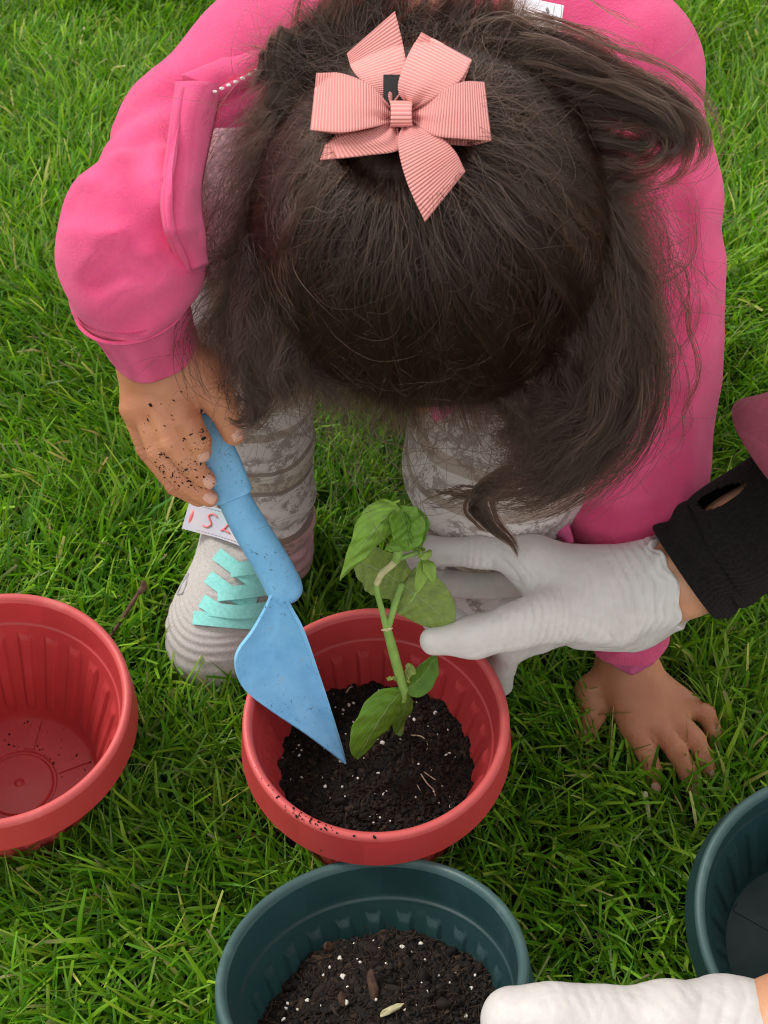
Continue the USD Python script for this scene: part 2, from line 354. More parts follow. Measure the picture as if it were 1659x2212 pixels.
# ------------------------------------------------------------------ potting soil
def lump(n_sub=1, seed=0, squash=(1, .8, .7)):
    m = trimesh.creation.icosphere(n_sub, 1.0); v = np.array(m.vertices)
    v *= (.65+.8*meshkit.noise(v*1.7+seed*7.3+11, seed))[:, None]; return v*np.array(squash), np.array(m.faces)
LUMPS = [lump(1, s) for s in range(10)]
def rand_rot(n, r):
    q = unit(r.normal(size=(n, 4))); w, x, y, z = q.T
    return np.stack([1-2*(y*y+z*z), 2*(x*y-w*z), 2*(x*z+w*y), 2*(x*y+w*z), 1-2*(x*x+z*z), 2*(y*z-w*x), 2*(x*z-w*y), 2*(y*z+w*x), 1-2*(x*x+y*y)], 1).reshape(n, 3, 3)
def scatter(pts, size, r, stretch=1.0, sink=.2):
    vs, fs, ids, o = [], [], [], 0; R = rand_rot(len(pts), r); pick = r.integers(0, len(LUMPS), len(pts))
    for i, p in enumerate(pts):
        v, f = LUMPS[pick[i]]; w = v*np.array([stretch if np.ndim(stretch) == 0 else stretch[i], 1, 1])
        vs.append((w*size[i])@R[i].T+p); fs.append(f+o); ids.append(np.full(len(v), i)); o += len(v)
    return np.vstack(vs), np.vstack(fs), np.concatenate(ids)
def soil(fr, label, hfun, rmax, seed, n_crumb, n_perl, big=()):
    r = np.random.default_rng(seed)
    th = np.linspace(0, 2*np.pi, 361)[:-1]; rr = np.linspace(0, 1, 130)**.75
    RR, TH = np.meshgrid(rr, th, indexing='ij')
    def surf(x, y):
        h = hfun(x, y); q = np.stack([x, y, 0*x], -1)
        return h+.0050*(meshkit.fbm(q*75+seed*3, 3, seed)-.5)+.0052*(meshkit.fbm(q*230+5, 3, seed+9)-.5)
    edge = np.minimum(r_inner(hfun(np.cos(TH)*rmax, np.sin(TH)*rmax))+.0015, .0795)
    X, Y = RR*edge*np.cos(TH), RR*edge*np.sin(TH); Z = surf(X, Y)
    v = np.stack([X, Y, Z], -1).reshape(-1, 3); n = len(th); k = len(rr)
    i, j = np.meshgrid(np.arange(k-1), np.arange(n), indexing='ij')
    q = np.stack([i*n+j, (i+1)*n+j, (i+1)*n+(j+1) % n, i*n+(j+1) % n], -1).reshape(-1, 4)
    t = thing('potting_soil', label, 'soil'); tag(t, kind='stuff')
    obj('soil_surface', place((v, np.vstack([q[:, [0, 1, 2]], q[:, [0, 2, 3]]])), fr), M['compost'], t, kind='stuff')
    def pts(m, up=.0):
        a = r.uniform(0, 2*np.pi, m); e = np.sqrt(r.uniform(0, 1, m))*.985; ed = np.minimum(r_inner(hfun(np.cos(a)*rmax, np.sin(a)*rmax)), .079)
        x, y = e*ed*np.cos(a), e*ed*np.sin(a); return np.stack([x, y, surf(x, y)+up], 1)
    sz = r.lognormal(math.log(.00085), .50, n_crumb)
    cv, cf, ids = scatter(pts(n_crumb), sz, r, r.uniform(1, 2.0, n_crumb))
    base = np.array([[.006, .004, .0032], [.014, .009, .0065], [.034, .020, .012]])
    w = r.choice(3, n_crumb, p=[.55, .35, .10]); tone = base[w]*r.uniform(.7, 1.4, (n_crumb, 1))
    obj('soil_crumb', place((cv, cf), fr), M['crumb'], t, smooth=True, vc=tone[ids], kind='stuff')
    # fibres of peat
    nf = n_crumb//5; a = pts(nf, .0006); d = unit(r.normal(size=(nf, 3))*V(1, 1, .35)); L = r.uniform(.003, .010, nf)[:, None]
    s = np.stack([a, a+d*L*.5+r.normal(size=(nf, 3))*.0006, a+d*L+r.normal(size=(nf, 3))*.001], 1)
    S = s@fr[0].T+fr[1]
    curves('peat_fibre', S, np.repeat(r.uniform(.00018, .0005, (nf, 1)), 3, 1), M['peat'], t, kind='stuff')
    ps = r.lognormal(math.log(.00085), .42, n_perl); ps = np.clip(ps, .0004, .0021)
    pp = pts(n_perl, .0006)
    for (x, y, s_) in big: pp = np.vstack([pp, [x, y, surf(np.array(x), np.array(y))+.0012]]); ps = np.append(ps, s_)
    pv, pf, _ = scatter(pp, ps, r)
    obj('perlite', place((pv, pf), fr), M['perlite'], t, kind='stuff')
    return t, surf
M['peat'] = plain('peat_fibre', (.050, .030, .018), .9, .2)
def h_red(x, y): return .070+.010*np.exp(-((x-.005)**2+(y+.002)**2)/.0016)+.004*np.clip(-y/.07, 0, 1)+.003*np.sin(x*60+1)*np.cos(y*50)
def h_green(x, y):
    return .083+.022*np.exp(-(x**2+(y-.012)**2)/.0022)+.004*np.sin(x*70)*np.cos(y*60+1)
soil_red, surf_red = soil(FR_RED, 'dark potting soil with white perlite around the seedling in the red pot', h_red, .069, 3, 5200, 95)
soil_green, surf_green = soil(FR_GREEN, 'dark potting soil heaped with white perlite in the bottom dark green pot', h_green, .072, 5, 6500, 90, big=[(-.03, -.01, .0028), (.012, .052, .0024), (-.02, .02, .0022)])
def local(fr, x, y, z): return fr[0]@V(x, y, z)+fr[1]
# pale roots and a bark chip
for pl in ([(.030, -.012), (.034, -.019), (.038, -.022), (.040, -.030)], [(.032, -.010), (.038, -.013), (.043, -.016)], [(.024, .018), (.031, .017), (.035, .012), (.034, .006)], [(-.022, .056), (-.019, .061), (-.013, .062)], [(.027, -.02), (.029, -.024)]):
    P = [local(FR_RED, x, y, float(surf_red(np.array(x), np.array(y)))+.0008+.0010*(k % 2)) for k, (x, y) in enumerate(pl)]
    obj('root', tube(P, [.0005, .0005, .0002], 6), M['root'], soil_red)
M['bark'] = plain('bark_chip', (.060, .030, .018), .8, .3, noise=(400, .5), bump=(900, .6, .001))
M['straw'] = plain('straw', (.42, .38, .22), .6, .3, noise=(300, .3))
for (x, y, s, st, m) in ((-.032, .050, .0040, 1.5, 'bark'), (-.002, .008, .0038, 2.2, 'bark'), (-.020, .006, .0030, 1.5, 'bark'), (.009, -.006, .0024, 3.2, 'straw')):
    v, f, _ = scatter(np.array([[x, y, float(surf_green(np.array(x), np.array(y)))+.002]]), [s], np.random.default_rng(int(abs(x*1e4))), st)
    obj('bark_chip' if m == 'bark' else 'straw_bit', place((v, f), FR_GREEN), M[m], soil_green, smooth=30)

# crumbs spilled on the near lip of the red pot and in the empty red pot
rc_ = np.random.default_rng(19); cr = []
for k in range(46):
    a = -math.pi/2-.55+rc_.normal(0, .20); rr_ = .0832+rc_.normal(0, .0012); cr.append(local(FR_RED, rr_*math.cos(a), rr_*math.sin(a), .1352))
for k in range(40): cr.append(local(FR_RED, *(np.array([.0874, .0874])*V(math.cos(-2.0+.02*k), math.sin(-2.0+.02*k))*1.0), .112-.002*rc_.uniform()) if k < 3 else local(FR_LEFT, *(.050*V(math.cos(.1+.05*k), math.sin(.1+.05*k))*rc_.uniform(.5, 1.05)), .0128))
cv_, cf_, ids_ = scatter(np.array(cr), rc_.lognormal(math.log(.00042), .55, len(cr)), rc_, rc_.uniform(1, 1.8, len(cr)))
obj('spilled_crumb', (cv_, cf_), M['compost'], soil_red, kind='stuff')
sp = thing('dry_stalk', 'single pale dry grass stalk lying in front of the bare hand', 'stalk')
obj('stalk', tube([ah(1394, 1718, .030), ah(1398, 1742, .028), ah(1402, 1764, .026), ah(1405, 1792, .022)], [.0016, .0017, .0012, .0008], 7), M['straw'], sp)
obj('husk', tube([ah(1393, 1716, .031), ah(1396, 1738, .030)], [.0024, .0012], 7), M['straw'], sp)
# ------------------------------------------------------------------ lawn grass
POTS = [(f, 1.0) for f in (FR_RED, FR_LEFT, FR_GREEN, FR_RIGHT)]
def outer_r(h): return np.interp(h, [0, .01, .034, .066, .1, .106, .107, .135], [.0585, .060, .064, .071, .0785, .0800, .0886, .0853])
PRESS = []        # (x, y, rx, ry, keep height): grass flattened under feet and hands
def blades(x, y, r, seg=4, scale=1.0, spread=1.0):
    n = len(x); q = np.stack([x*7.0, y*7.0, 0*x], -1)
    flow = 2*np.pi*2.2*meshkit.fbm(q*.55+4, 2, 21)+.9
    az = flow+r.normal(0, .95*spread, n); wild = r.uniform(size=n) < .28; az[wild] = r.uniform(0, 2*np.pi, wild.sum())
    clump = meshkit.noise(q*4.5+9, 5)
    L = (.034+.032*r.beta(2, 2.2, n)+.016*clump)*scale*(.82+.42*meshkit.noise(q*.8+2, 31))
    W = (.0014+.0023*r.beta(1.6, 2.2, n))*np.where(r.uniform(size=n) < .12, 1.25, 1.0)
    th0 = np.abs(r.normal(0, .32, n))+.10; bend = np.abs(r.normal(.45, .42, n))+.06
    low = np.zeros(n)
    for (px, py, rx, ry, keep) in PRESS:
        d = ((x-px)/rx)**2+((y-py)/ry)**2; inside = d < 1; low = np.maximum(low, np.where(inside, 1-keep, 0))
    L = L*(1-.80*low); th0 = th0+low*.75
    s = np.linspace(0, 1, seg+1)[None]; th = np.clip(th0[:, None]+bend[:, None]*s**1.4*1.35, 0, 1.75)
    ds = L[:, None]/seg; mid = (th[:, 1:]+th[:, :-1])/2
    hr = np.concatenate([np.zeros((n, 1)), np.cumsum(np.sin(mid)*ds, 1)], 1); hz = np.concatenate([np.zeros((n, 1)), np.cumsum(np.cos(mid)*ds, 1)], 1)
    side = r.normal(0, .25, n)[:, None]*s**2*L[:, None]
    D = np.stack([np.cos(az), np.sin(az)], -1); S = np.stack([-np.sin(az), np.cos(az)], -1)
    P = np.stack([x[:, None]+D[:, :1]*hr+S[:, :1]*side, y[:, None]+D[:, 1:]*hr+S[:, 1:]*side, ground_h(x, y)[:, None]-.002+hz], -1)
    tw = r.normal(0, .55, n)[:, None]+s*r.normal(0, .5, n)[:, None]
    nb = np.stack([-D[:, :1]*np.cos(th), -D[:, 1:]*np.cos(th), np.sin(th)], -1)          # blade normal
    S3 = np.concatenate([S, np.zeros((n, 1))], 1)[:, None]
    wv = S3*np.cos(tw)[..., None]+nb*np.sin(tw)[..., None]
    cut = r.uniform(size=n) < .40
    prof = np.where(cut[:, None], np.interp(s, [0, .15, .7, 1], [.6, .9, 1.0, .62]), np.interp(s, [0, .15, .55, .85, 1], [.6, .9, 1.0, .55, .04]))
    off = wv*(W[:, None]*prof*.5)[..., None]
    vein = np.cross(np.gradient(P, axis=1), wv); vein = unit(vein)*(W[:, None]*prof*.16)[..., None]
    v = np.stack([P-off, P+vein, P+off], 2)                       # n, seg+1, 3, 3
    k = np.arange(seg)[:, None]*3; f1 = np.concatenate([np.stack([k, k+1, k+4, k+3], -1), np.stack([k+1, k+2, k+5, k+4], -1)], 1).reshape(-1, 4)
    f1 = np.vstack([f1[:, [0, 1, 2]], f1[:, [0, 2, 3]]])
    pal = np.array([[.036, .100, .006], [.062, .142, .008], [.100, .190, .013], [.150, .235, .026], [.28, .27, .09], [.32, .25, .13]])
    patch = meshkit.fbm(q*1.3+30, 2, 77)[:, None]
    pick = r.choice(6, n, p=[.27, .35, .25, .11, .013, .007]); c = pal[pick]*np.array([1.92, 1.98, 1.5])*r.uniform(.75, 1.25, (n, 1))*(.8+.4*patch)
    c *= 1+r.normal(0, .06, (n, 3))
    root_shade = np.array([.040, .055, .018]); sv = s[0][None, :, None]  # dark root colour paints shade into the gaps between blades
    C = c[:, None]*(1-.0*sv); C = C*smooth01(sv/.30)+(root_shade*.8)[None, None]*(1-smooth01(sv/.30))
    tipb = (r.uniform(size=n) < .10)[:, None, None]*smooth01((sv-.88)/.12); C = C*(1-tipb)+np.array([.26, .23, .12])*tipb
    C = np.clip(np.repeat(C[:, :, None], 3, 2), .004, .6)
    return v, f1, C
def push_out(v):
    for fr, _ in POTS:
        q = (v-fr[1])@fr[0]; h = q[..., 2]; rr = np.hypot(q[..., 0], q[..., 1]); lim = outer_r(np.clip(h, 0, .135))+.0015
        ins = (h > -.03) & (h < .14) & (rr < lim)
        k = np.where(ins, lim/np.maximum(rr, 1e-4), 1.0); q[..., 0] *= k; q[..., 1] *= k
        v = q@fr[0].T+fr[1]
    return v
def merge(v, f1, C):
    n, a, b, _ = v.shape; m = a*b
    return v.reshape(-1, 3), (f1[None]+np.arange(n)[:, None, None]*m).reshape(-1, 3), C.reshape(-1, 3)
def build_grass():
    r = np.random.default_rng(11); N = 165000
    x = r.uniform(-.80, .80, N); y = r.uniform(.0, 1.60, N)
    half = .30+.42*y; far = np.hypot(x, y-.6)
    keep = (np.abs(x) < half) & (r.uniform(size=N) < np.where(y > 1.0, .75, 1.0))
    thin = meshkit.fbm(np.stack([x*22, y*22, 0*x], -1), 2, 3); keep &= r.uniform(size=N) < .45+1.1*thin
    for fr, _ in POTS:
        q = (np.stack([x, y, 0*x+.004], 1)-fr[1])@fr[0]; keep &= ~((np.hypot(q[:, 0], q[:, 1]) < .066) & (q[:, 2] > -.06))
    for (px, py, rx, ry, kp) in PRESS:
        if kp < .12: keep &= ((x-px)/rx)**2+((y-py)/ry)**2 > .8
    x, y = x[keep], y[keep]
    t = thing('grass', 'short mown green lawn grass round the pots and the child', 'grass'); tag(t, kind='stuff')
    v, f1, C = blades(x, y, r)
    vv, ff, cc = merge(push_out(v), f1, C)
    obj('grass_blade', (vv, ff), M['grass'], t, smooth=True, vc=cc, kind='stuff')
    # the lawn goes on: square sods repeated
    protos = []
    sc = UsdGeom.PointInstancer.Define(stage, '/World/grass/outer_lawn')
    for k in range(3):
        n = 5200; bx, by = r.uniform(-.16, .16, n), r.uniform(-.16, .16, n)
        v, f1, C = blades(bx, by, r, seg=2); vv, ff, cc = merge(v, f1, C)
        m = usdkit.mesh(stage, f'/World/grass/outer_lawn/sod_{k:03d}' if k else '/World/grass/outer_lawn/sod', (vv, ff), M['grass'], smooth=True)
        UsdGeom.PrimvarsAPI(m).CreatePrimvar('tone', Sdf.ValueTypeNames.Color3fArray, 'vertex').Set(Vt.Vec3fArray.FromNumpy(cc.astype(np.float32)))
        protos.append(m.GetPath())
    gx, gy = np.meshgrid(np.arange(-4.0, 4.0, .3), np.arange(-2.5, 6.5, .3)); gx, gy = gx.ravel(), gy.ravel()
    out = ~((np.abs(gx) < np.minimum(.30+.42*gy, .80)+.13) & (gy > -.13) & (gy < 1.68))
    gx, gy = gx[out], gy[out]; n = len(gx)
    sc.CreatePrototypesRel().SetTargets(protos)
    sc.CreateProtoIndicesAttr(Vt.IntArray.FromNumpy(r.integers(0, 3, n).astype(np.int32)))
    sc.CreatePositionsAttr(Vt.Vec3fArray.FromNumpy(np.stack([gx, gy, 0*gx], 1).astype(np.float32)))
    a = r.integers(0, 4, n)*math.pi/2
    sc.CreateOrientationsAttr(Vt.QuathArray([Gf.Quath(float(math.cos(z/2)), 0, 0, float(math.sin(z/2))) for z in a]))
    tag(sc, kind='stuff')
# ------------------------------------------------------------------ blue trowel
M['blue'] = mat('blue_plastic', {'g': ('geometry', {}), 'n': ('noise_texture', {'scale': 55, 'detail': 6, 'roughness': .7}), 'n2': ('noise_texture', {'scale': 420, 'detail': 5, 'roughness': .75}), 'n3': ('noise_texture', {'scale': 26, 'detail': 2}),
    'r': ('rgb_ramp', {'ramp': [(.3, (.15, .41, .70)), (.62, (.21, .50, .79)), (.74, (.27, .40, .42))]}),
    's': ('rgb_ramp', {'ramp': [(.60, (0, 0, 0)), (.66, (1, 1, 1))]}), 's3': ('rgb_ramp', {'ramp': [(.46, (0, 0, 0)), (.62, (1, 1, 1))]}), 'mu': ('math', {'math_type': 'multiply'}),
    'mx': ('mix_color', {'b': (.03, .045, .06)}), 'b': ('bump', {'strength': .18, 'distance': .001}), 'p': ('principled_bsdf', {'roughness': .44, 'specular_ior_level': .4})},
    [('g.position', 'n.vector'), ('g.position', 'n2.vector'), ('g.position', 'n3.vector'), ('n.fac', 'r.fac'), ('r.color', 'mx.a'), ('n2.fac', 's.fac'), ('n3.fac', 's3.fac'),
     ('s.color', 'mu.value1'), ('s3.color', 'mu.value2'), ('mu.value', 'mx.fac'), ('mx.result', 'p.base_color'), ('n2.fac', 'b.height'), ('b.normal', 'p.normal')])
TA, TT = ad(425, 884, .655), ad(745, 1646, .742)
tax = unit(TT-TA)
def on_axis(py):                                        # point of the trowel's axis seen at that row
    lo, hi = 0.0, 1.0
    for _ in range(40):
        m = (lo+hi)/2
        if proj(TA+(TT-TA)*m)[1] < py: lo = m
        else: hi = m
    return TA+(TT-TA)*lo
def section_sweep(path, half_w, half_d, wdir, power=3.2, n=40):
    """superellipse section swept along a path; wdir = lateral direction"""
    p = np.asarray(path); k = len(p); t = unit(np.gradient(p, axis=0))
    w = unit(wdir-t*(t@wdir)[:, None]); d = np.cross(t, w); a = np.linspace(0, 2*np.pi, n, endpoint=False)
    c, s = np.cos(a), np.sin(a); e = 2/power
    cx, sx = np.sign(c)*np.abs(c)**e, np.sign(s)*np.abs(s)**e
    v = p[:, None]+w[:, None]*(half_w[:, None]*cx)[..., None]+d[:, None]*(half_d[:, None]*sx)[..., None]
    i, j = np.meshgrid(np.arange(k-1), np.arange(n), indexing='ij')
    q = np.stack([i*n+j, i*n+(j+1) % n, (i+1)*n+(j+1) % n, (i+1)*n+j], -1).reshape(-1, 4)
    v = np.vstack([v.reshape(-1, 3), p[0], p[-1]]); o = k*n
    e0 = [[o, (j+1) % n, j] for j in range(n)]; e1 = [[o+1, (k-1)*n+j, (k-1)*n+(j+1) % n] for j in range(n)]
    return trimesh.Trimesh(v, np.vstack([q[:, [0, 1, 2]], q[:, [0, 2, 3]], e0, e1]), process=False)
view_t = unit((TA+TT)/2-CAM); lat_t = unit(np.cross(tax, -view_t))          # sideways in the picture
if lat_t[0] < 0: lat_t = -lat_t
def ends(n=30, a=.10, b=.08):                           # rounded-off ends of a swept grip
    s = np.linspace(0, 1, n); return s, np.sqrt(np.clip(1-np.clip(1-s/a, 0, 1)**2, 0.004, 1))*np.sqrt(np.clip(1-np.clip(1-(1-s)/b, 0, 1)**2, .004, 1))
tr = thing('trowel', 'light blue plastic hand trowel held by the child, tip in the soil', 'trowel')
G0, G1, S1 = on_axis(872), on_axis(1074), on_axis(1312)
s, e = ends(44, .06, .03)
wid = np.interp(s, [0, .12, .35, .62, .8, 1], [.0085, .0100, .0115, .0128, .0128, .0122])
obj('grip', section_sweep(G0+(G1-G0)*s[:, None], wid*e, wid*.80*e, lat_t, 3.6), M['blue'], tr, smooth=50)
G2 = on_axis(1064); s, e = ends(44, .02, .11)
wid = np.interp(s, [0, .3, .85, 1], [.0098, .0110, .0118, .0104])
sh_path = G2+(S1-G2)*s[:, None]+lat_t*(.0072*smooth01(s/.9))[:, None]+view_t*(.004*s)[:, None]
obj('shaft', section_sweep(sh_path, wid*e, wid*.9*e, lat_t, 2.3), M['blue'], tr, smooth=50)
# blade: a trough whose left half faces the camera and whose right half turns edge-on
Lp = spline(np.array([[594, 1262], [584, 1288], [570, 1318], [545, 1362], [518, 1398], [508, 1424], [512, 1458], [533, 1494], [588, 1537], [660, 1585], [743, 1647]]), 60)
Rp = spline(np.array([[602, 1262], [612, 1286], [622, 1306], [634, 1328], [645, 1348], [656, 1374], [668, 1408], [680, 1444], [699, 1500], [720, 1566], [746, 1648]]), 60)
rows = []
for k in range(60):
    dR = np.interp(Rp[k][1], [1262, 1648], [.692, .741]); dL = np.interp(Lp[k][1], [1262, 1425, 1648], [.692, .700, .741])
    R_, L_ = ad(*Rp[k], dR), ad(*Lp[k], dL); w = np.linalg.norm(R_-L_)
    u = np.linspace(0, 1, 22)[:, None]
    row = L_+(R_-L_)*u+view_t*(w*.26*4*(u*(1-u))**1.0*(.55+.45*u))     # hollow between the edges
    lip = R_+(-view_t)*w*.10+lat_t*.0006
    back = np.stack([R_+(lip-R_)*x for x in (.5, 1.0)])
    rows.append(np.vstack([row, back]))
bl, buv = thick_sheet(np.array(rows), .0022)
obj('blade', bl, M['blue'], tr, smooth=60)

# ------------------------------------------------------------------ seedling
M['leaf'] = mat('seedling_leaf', {'uv': ('texture_coordinate', {}), 'a': attr(), 'g': ('geometry', {}), 'n': ('noise_texture', {'scale': 160, 'detail': 4}), 'sx': ('separate_xyz', {}),
    'vm': ('math', {'math_type': 'subtract', 'value2': .5}), 'va': ('math', {'math_type': 'absolute'}), 'mid': ('map_range', {'from_min': .010, 'from_max': .030, 'to_min': 1, 'to_max': 0, 'clamp': True}),
    'k1': ('math', {'math_type': 'multiply', 'value2': 1.05}), 'k2': ('math', {'math_type': 'subtract'}), 'k3': ('math', {'math_type': 'multiply', 'value2': 6.5}), 'fr': ('math', {'math_type': 'fraction'}),
    'f2': ('math', {'math_type': 'subtract', 'value2': .5}), 'fa': ('math', {'math_type': 'absolute'}), 'sd': ('map_range', {'from_min': .030, 'from_max': .085, 'to_min': .75, 'to_max': 0, 'clamp': True}),
    'mxv': ('math', {'math_type': 'maximum'}), 'rn': ('map_range', {'from_min': .3, 'from_max': .7, 'to_min': .82, 'to_max': 1.18}), 'tn': ('mix_color', {'blend_type': 'multiply', 'fac': 1.0}),
    'vein': ('mix_color', {'b': (.30, .42, .17)}), 'fk': ('math', {'math_type': 'multiply', 'value2': .62}),
    'b': ('bump', {'strength': .55, 'distance': .0012, 'invert': True}), 'p': ('principled_bsdf', {'roughness': .46, 'specular_ior_level': .4}), 't': ('translucent_bsdf', {}), 'm': ('mix_closure', {'fac': .28})},
    [('uv.UV', 'sx.vector'), ('sx.y', 'vm.value1'), ('vm.value', 'va.value1'), ('va.value', 'mid.value'), ('va.value', 'k1.value1'), ('sx.x', 'k2.value1'), ('k1.value', 'k2.value2'), ('k2.value', 'k3.value1'), ('k3.value', 'fr.value1'),
     ('fr.value', 'f2.value1'), ('f2.value', 'fa.value1'), ('fa.value', 'sd.value'), ('mid.result', 'mxv.value1'), ('sd.result', 'mxv.value2'), ('mxv.value', 'fk.value1'), ('fk.value', 'vein.fac'), ('g.position', 'n.vector'), ('n.fac', 'rn.value'),
     ('a.color', 'tn.a'), ('rn.result', 'tn.b'), ('tn.result', 'vein.a'), ('vein.result', 'p.base_color'), ('vein.result', 't.color'), ('mxv.value', 'b.height'), ('b.normal', 'p.normal'), ('p.BSDF', 'm.closure1'), ('t.BSDF', 'm.closure2')], 'm.closure')
M['stem'] = plain('seedling_stem', (.20, .34, .075), .5, .4, noise=(120, .25), bump=(900, .3, .0006))
M['stem_pink'] = plain('stem_joint', (.42, .40, .20), .5, .4, noise=(160, .3))
def leaf(mid, width, prof, side, cup, tone, name='leaf', ruffle=.0, parent=None, n=34, m=21, th=.0006, seed=0, label=None):
    """mid: points along the midrib; width: half width (m); prof: half-width profile along it; side: lateral direction; cup: how far the edges rise along the leaf's normal"""
    p = spline(mid, n); t = unit(np.gradient(p, axis=0)); u = np.linspace(0, 1, n)
    side = np.asarray(side, float); side = side if side.ndim == 2 else np.repeat(side[None], n, 0)
    sd = unit(side-t*(t*side).sum(1)[:, None]); nn = np.cross(t, sd)
    w = width*np.interp(u, *prof); v = np.linspace(-1, 1, m)
    P = p[:, None]+sd[:, None]*(w[:, None]*v)[..., None]+nn[:, None]*(cup*w[:, None]*np.abs(v)[None]**1.5+ruffle*np.sin(u[:, None]*17+v*2.2+seed)*np.abs(v)**1.5+ruffle*.6*np.sin(u[:, None]*31+v*5+seed))[..., None]
    (vv, ff), uv = thick_sheet(P, th)
    return obj(name, (vv, ff), M['leaf'], parent, smooth=True, uv=uv, vc=np.repeat(np.array(tone)[None], len(vv), 0), label=label)
OVAL = ([0, .06, .2, .42, .65, .85, .95, 1], [.03, .30, .74, 1.0, .96, .66, .36, .02])
LONG = ([0, .08, .25, .5, .75, .92, 1], [.10, .42, .86, 1.0, .72, .30, .01])
SPADE = ([0, .05, .16, .3, .55, .8, 1], [.20, .62, .95, 1.0, .72, .34, .02])
sdl = thing('seedling', 'young green seedling with broad leaves planted in the red pot', 'seedling')
stem = [ad(860, 1594, .774), ad(863, 1570, .757), ad(868, 1530, .735), ad(872, 1488, .715)]
obj('stem', tube(stem, [.0034, .0031, .0030], 12), M['stem'], sdl)
obj('stem', tube([ad(872, 1492, .716), ad(858, 1440, .704), ad(846, 1395, .694), ad(836, 1358, .685)], [.0027, .0032, .0031, .0026], 12), M['stem'], sdl)
obj('stem', tube([ad(836, 1362, .686), ad(826, 1322, .679), ad(816, 1284, .673), ad(814, 1258, .669)], [.0022, .0019, .0017, .0017], 10), M['stem'], sdl)
obj('stem', tube([ad(814, 1260, .669), ad(826, 1238, .666), ad(845, 1222, .663), ad(858, 1207, .66)], [.0019, .0021, .0021, .0023], 10), M['stem_pink'], sdl, label='pinkish upper stem joint')
obj('petiole', tube([ad(838, 1358, .685), ad(848, 1322, .681), ad(858, 1290, .678), ad(868, 1264, .676)], [.0021, .0022, .0021, .0019], 10), M['stem'], sdl)
obj('petiole', tube([ad(857, 1208, .66), ad(861, 1190, .655), ad(866, 1168, .65)], [.0028, .0027, .0022], 10), M['stem'], sdl)
obj('petiole', tube([ad(860, 1207, .66), ad(882, 1200, .658), ad(905, 1193, .656)], [.0016, .0014, .0018], 8), M['stem'], sdl)
# two seed leaves
leaf([ad(872, 1488, .715), ad(838, 1528, .712), ad(805, 1580, .712), ad(772, 1640, .722)], .0163, OVAL, unit(V(.72, .35, -.45)), -.22, (0.121, 0.275, 0.019), 'seed_leaf', .0006, sdl, seed=1)
leaf([ad(872, 1490, .715), ad(894, 1478, .716), ad(920, 1450, .716), ad(942, 1413, .712)], .0098, LONG, unit(V(.45, -.35, -.75)), -.35, (0.099, 0.243, 0.019), 'seed_leaf', .0004, sdl, seed=2)
leaf([ad(873, 1492, .717), ad(876, 1530, .728), ad(864, 1560, .742), ad(854, 1586, .752)], .0062, LONG, unit(V(.8, .2, -.3)), -.3, (0.121, 0.256, 0.026), 'seed_leaf', .0003, sdl, seed=4)
for (a, b, c, w) in (((868, 1480), (852, 1466), (838, 1470), .0042), ((878, 1474), (881, 1455), (890, 1436), .0045)):
    leaf([ad(*a, .712), ad(*b, .709), ad(*c, .707)], w, ([0, .3, .7, .9, 1], [.5, .35, 1, .9, .1]), unit(V(.6, -.2, .5)), .25, (0.327, 0.435, 0.095), 'stipule', .0005, sdl, seed=6)
for x, y in ((824, 1364), (848, 1360)):
    obj('bud', tube([ad(836, 1360, .684), ad(x, y-3, .682)], [.0016, .0003], 6), M['stem_pink'], sdl)
# large leaf seen from below, held near the thumb
leaf([ad(868, 1262, .678), ad(900, 1286, .679), ad(940, 1318, .682), ad(975, 1353, .684)], .0172, ([0, .1, .3, .6, .85, .96, 1], [.72, .90, 1.0, .88, .58, .30, .02]), unit(V(-.62, -.5, -.75)), .16, (0.227, 0.314, 0.065), 'leaf', .0008, sdl, seed=3, label='largest leaf, pale underside up, by the gloved thumb')
leaf([ad(868, 1262, .6782), ad(838, 1242, .678), ad(805, 1225, .679), ad(765, 1212, .681)], .0176, ([0, .2, .45, .7, .9, 1], [.70, .92, 1.0, .86, .55, .12]), unit(V(.45, -.5, -.8)), .16, (0.227, 0.314, 0.065), 'leaf', .0009, sdl, seed=8)
# top leaf hanging to the left and the folded one behind it
leaf([ad(860, 1093, .640), ad(826, 1124, .640), ad(784, 1180, .645), ad(735, 1252, .655)], .0118, ([0, .08, .3, .55, .8, 1], [.25, .62, 1.0, .86, .42, .02]), unit(V(.75, -.1, -.55)), -.30, (0.241, 0.435, 0.053), 'leaf', .0010, sdl, seed=5)
leaf([ad(858, 1096, .642), ad(872, 1124, .641), ad(880, 1150, .642), ad(874, 1190, .648)], .0105, ([0, .2, .5, .8, 1], [.3, .85, 1.0, .8, .15]), unit(V(.9, .05, -.25)), .40, (0.177, 0.365, 0.032), 'leaf', .0010, sdl, seed=9)
leaf([ad(872, 1106, .642), ad(892, 1122, .643), ad(899, 1152, .646), ad(893, 1190, .650)], .0075, LONG, unit(V(.8, .3, -.4)), .5, (0.121, 0.288, 0.021), 'leaf', .0008, sdl, seed=10)
leaf([ad(876, 1160, .644), ad(862, 1172, .643), ad(848, 1182, .643), ad(832, 1187, .643)], .0058, SPADE, unit(V(.1, -.4, -.8)), .2, (0.156, 0.326, 0.029), 'leaf', .0005, sdl, seed=11)
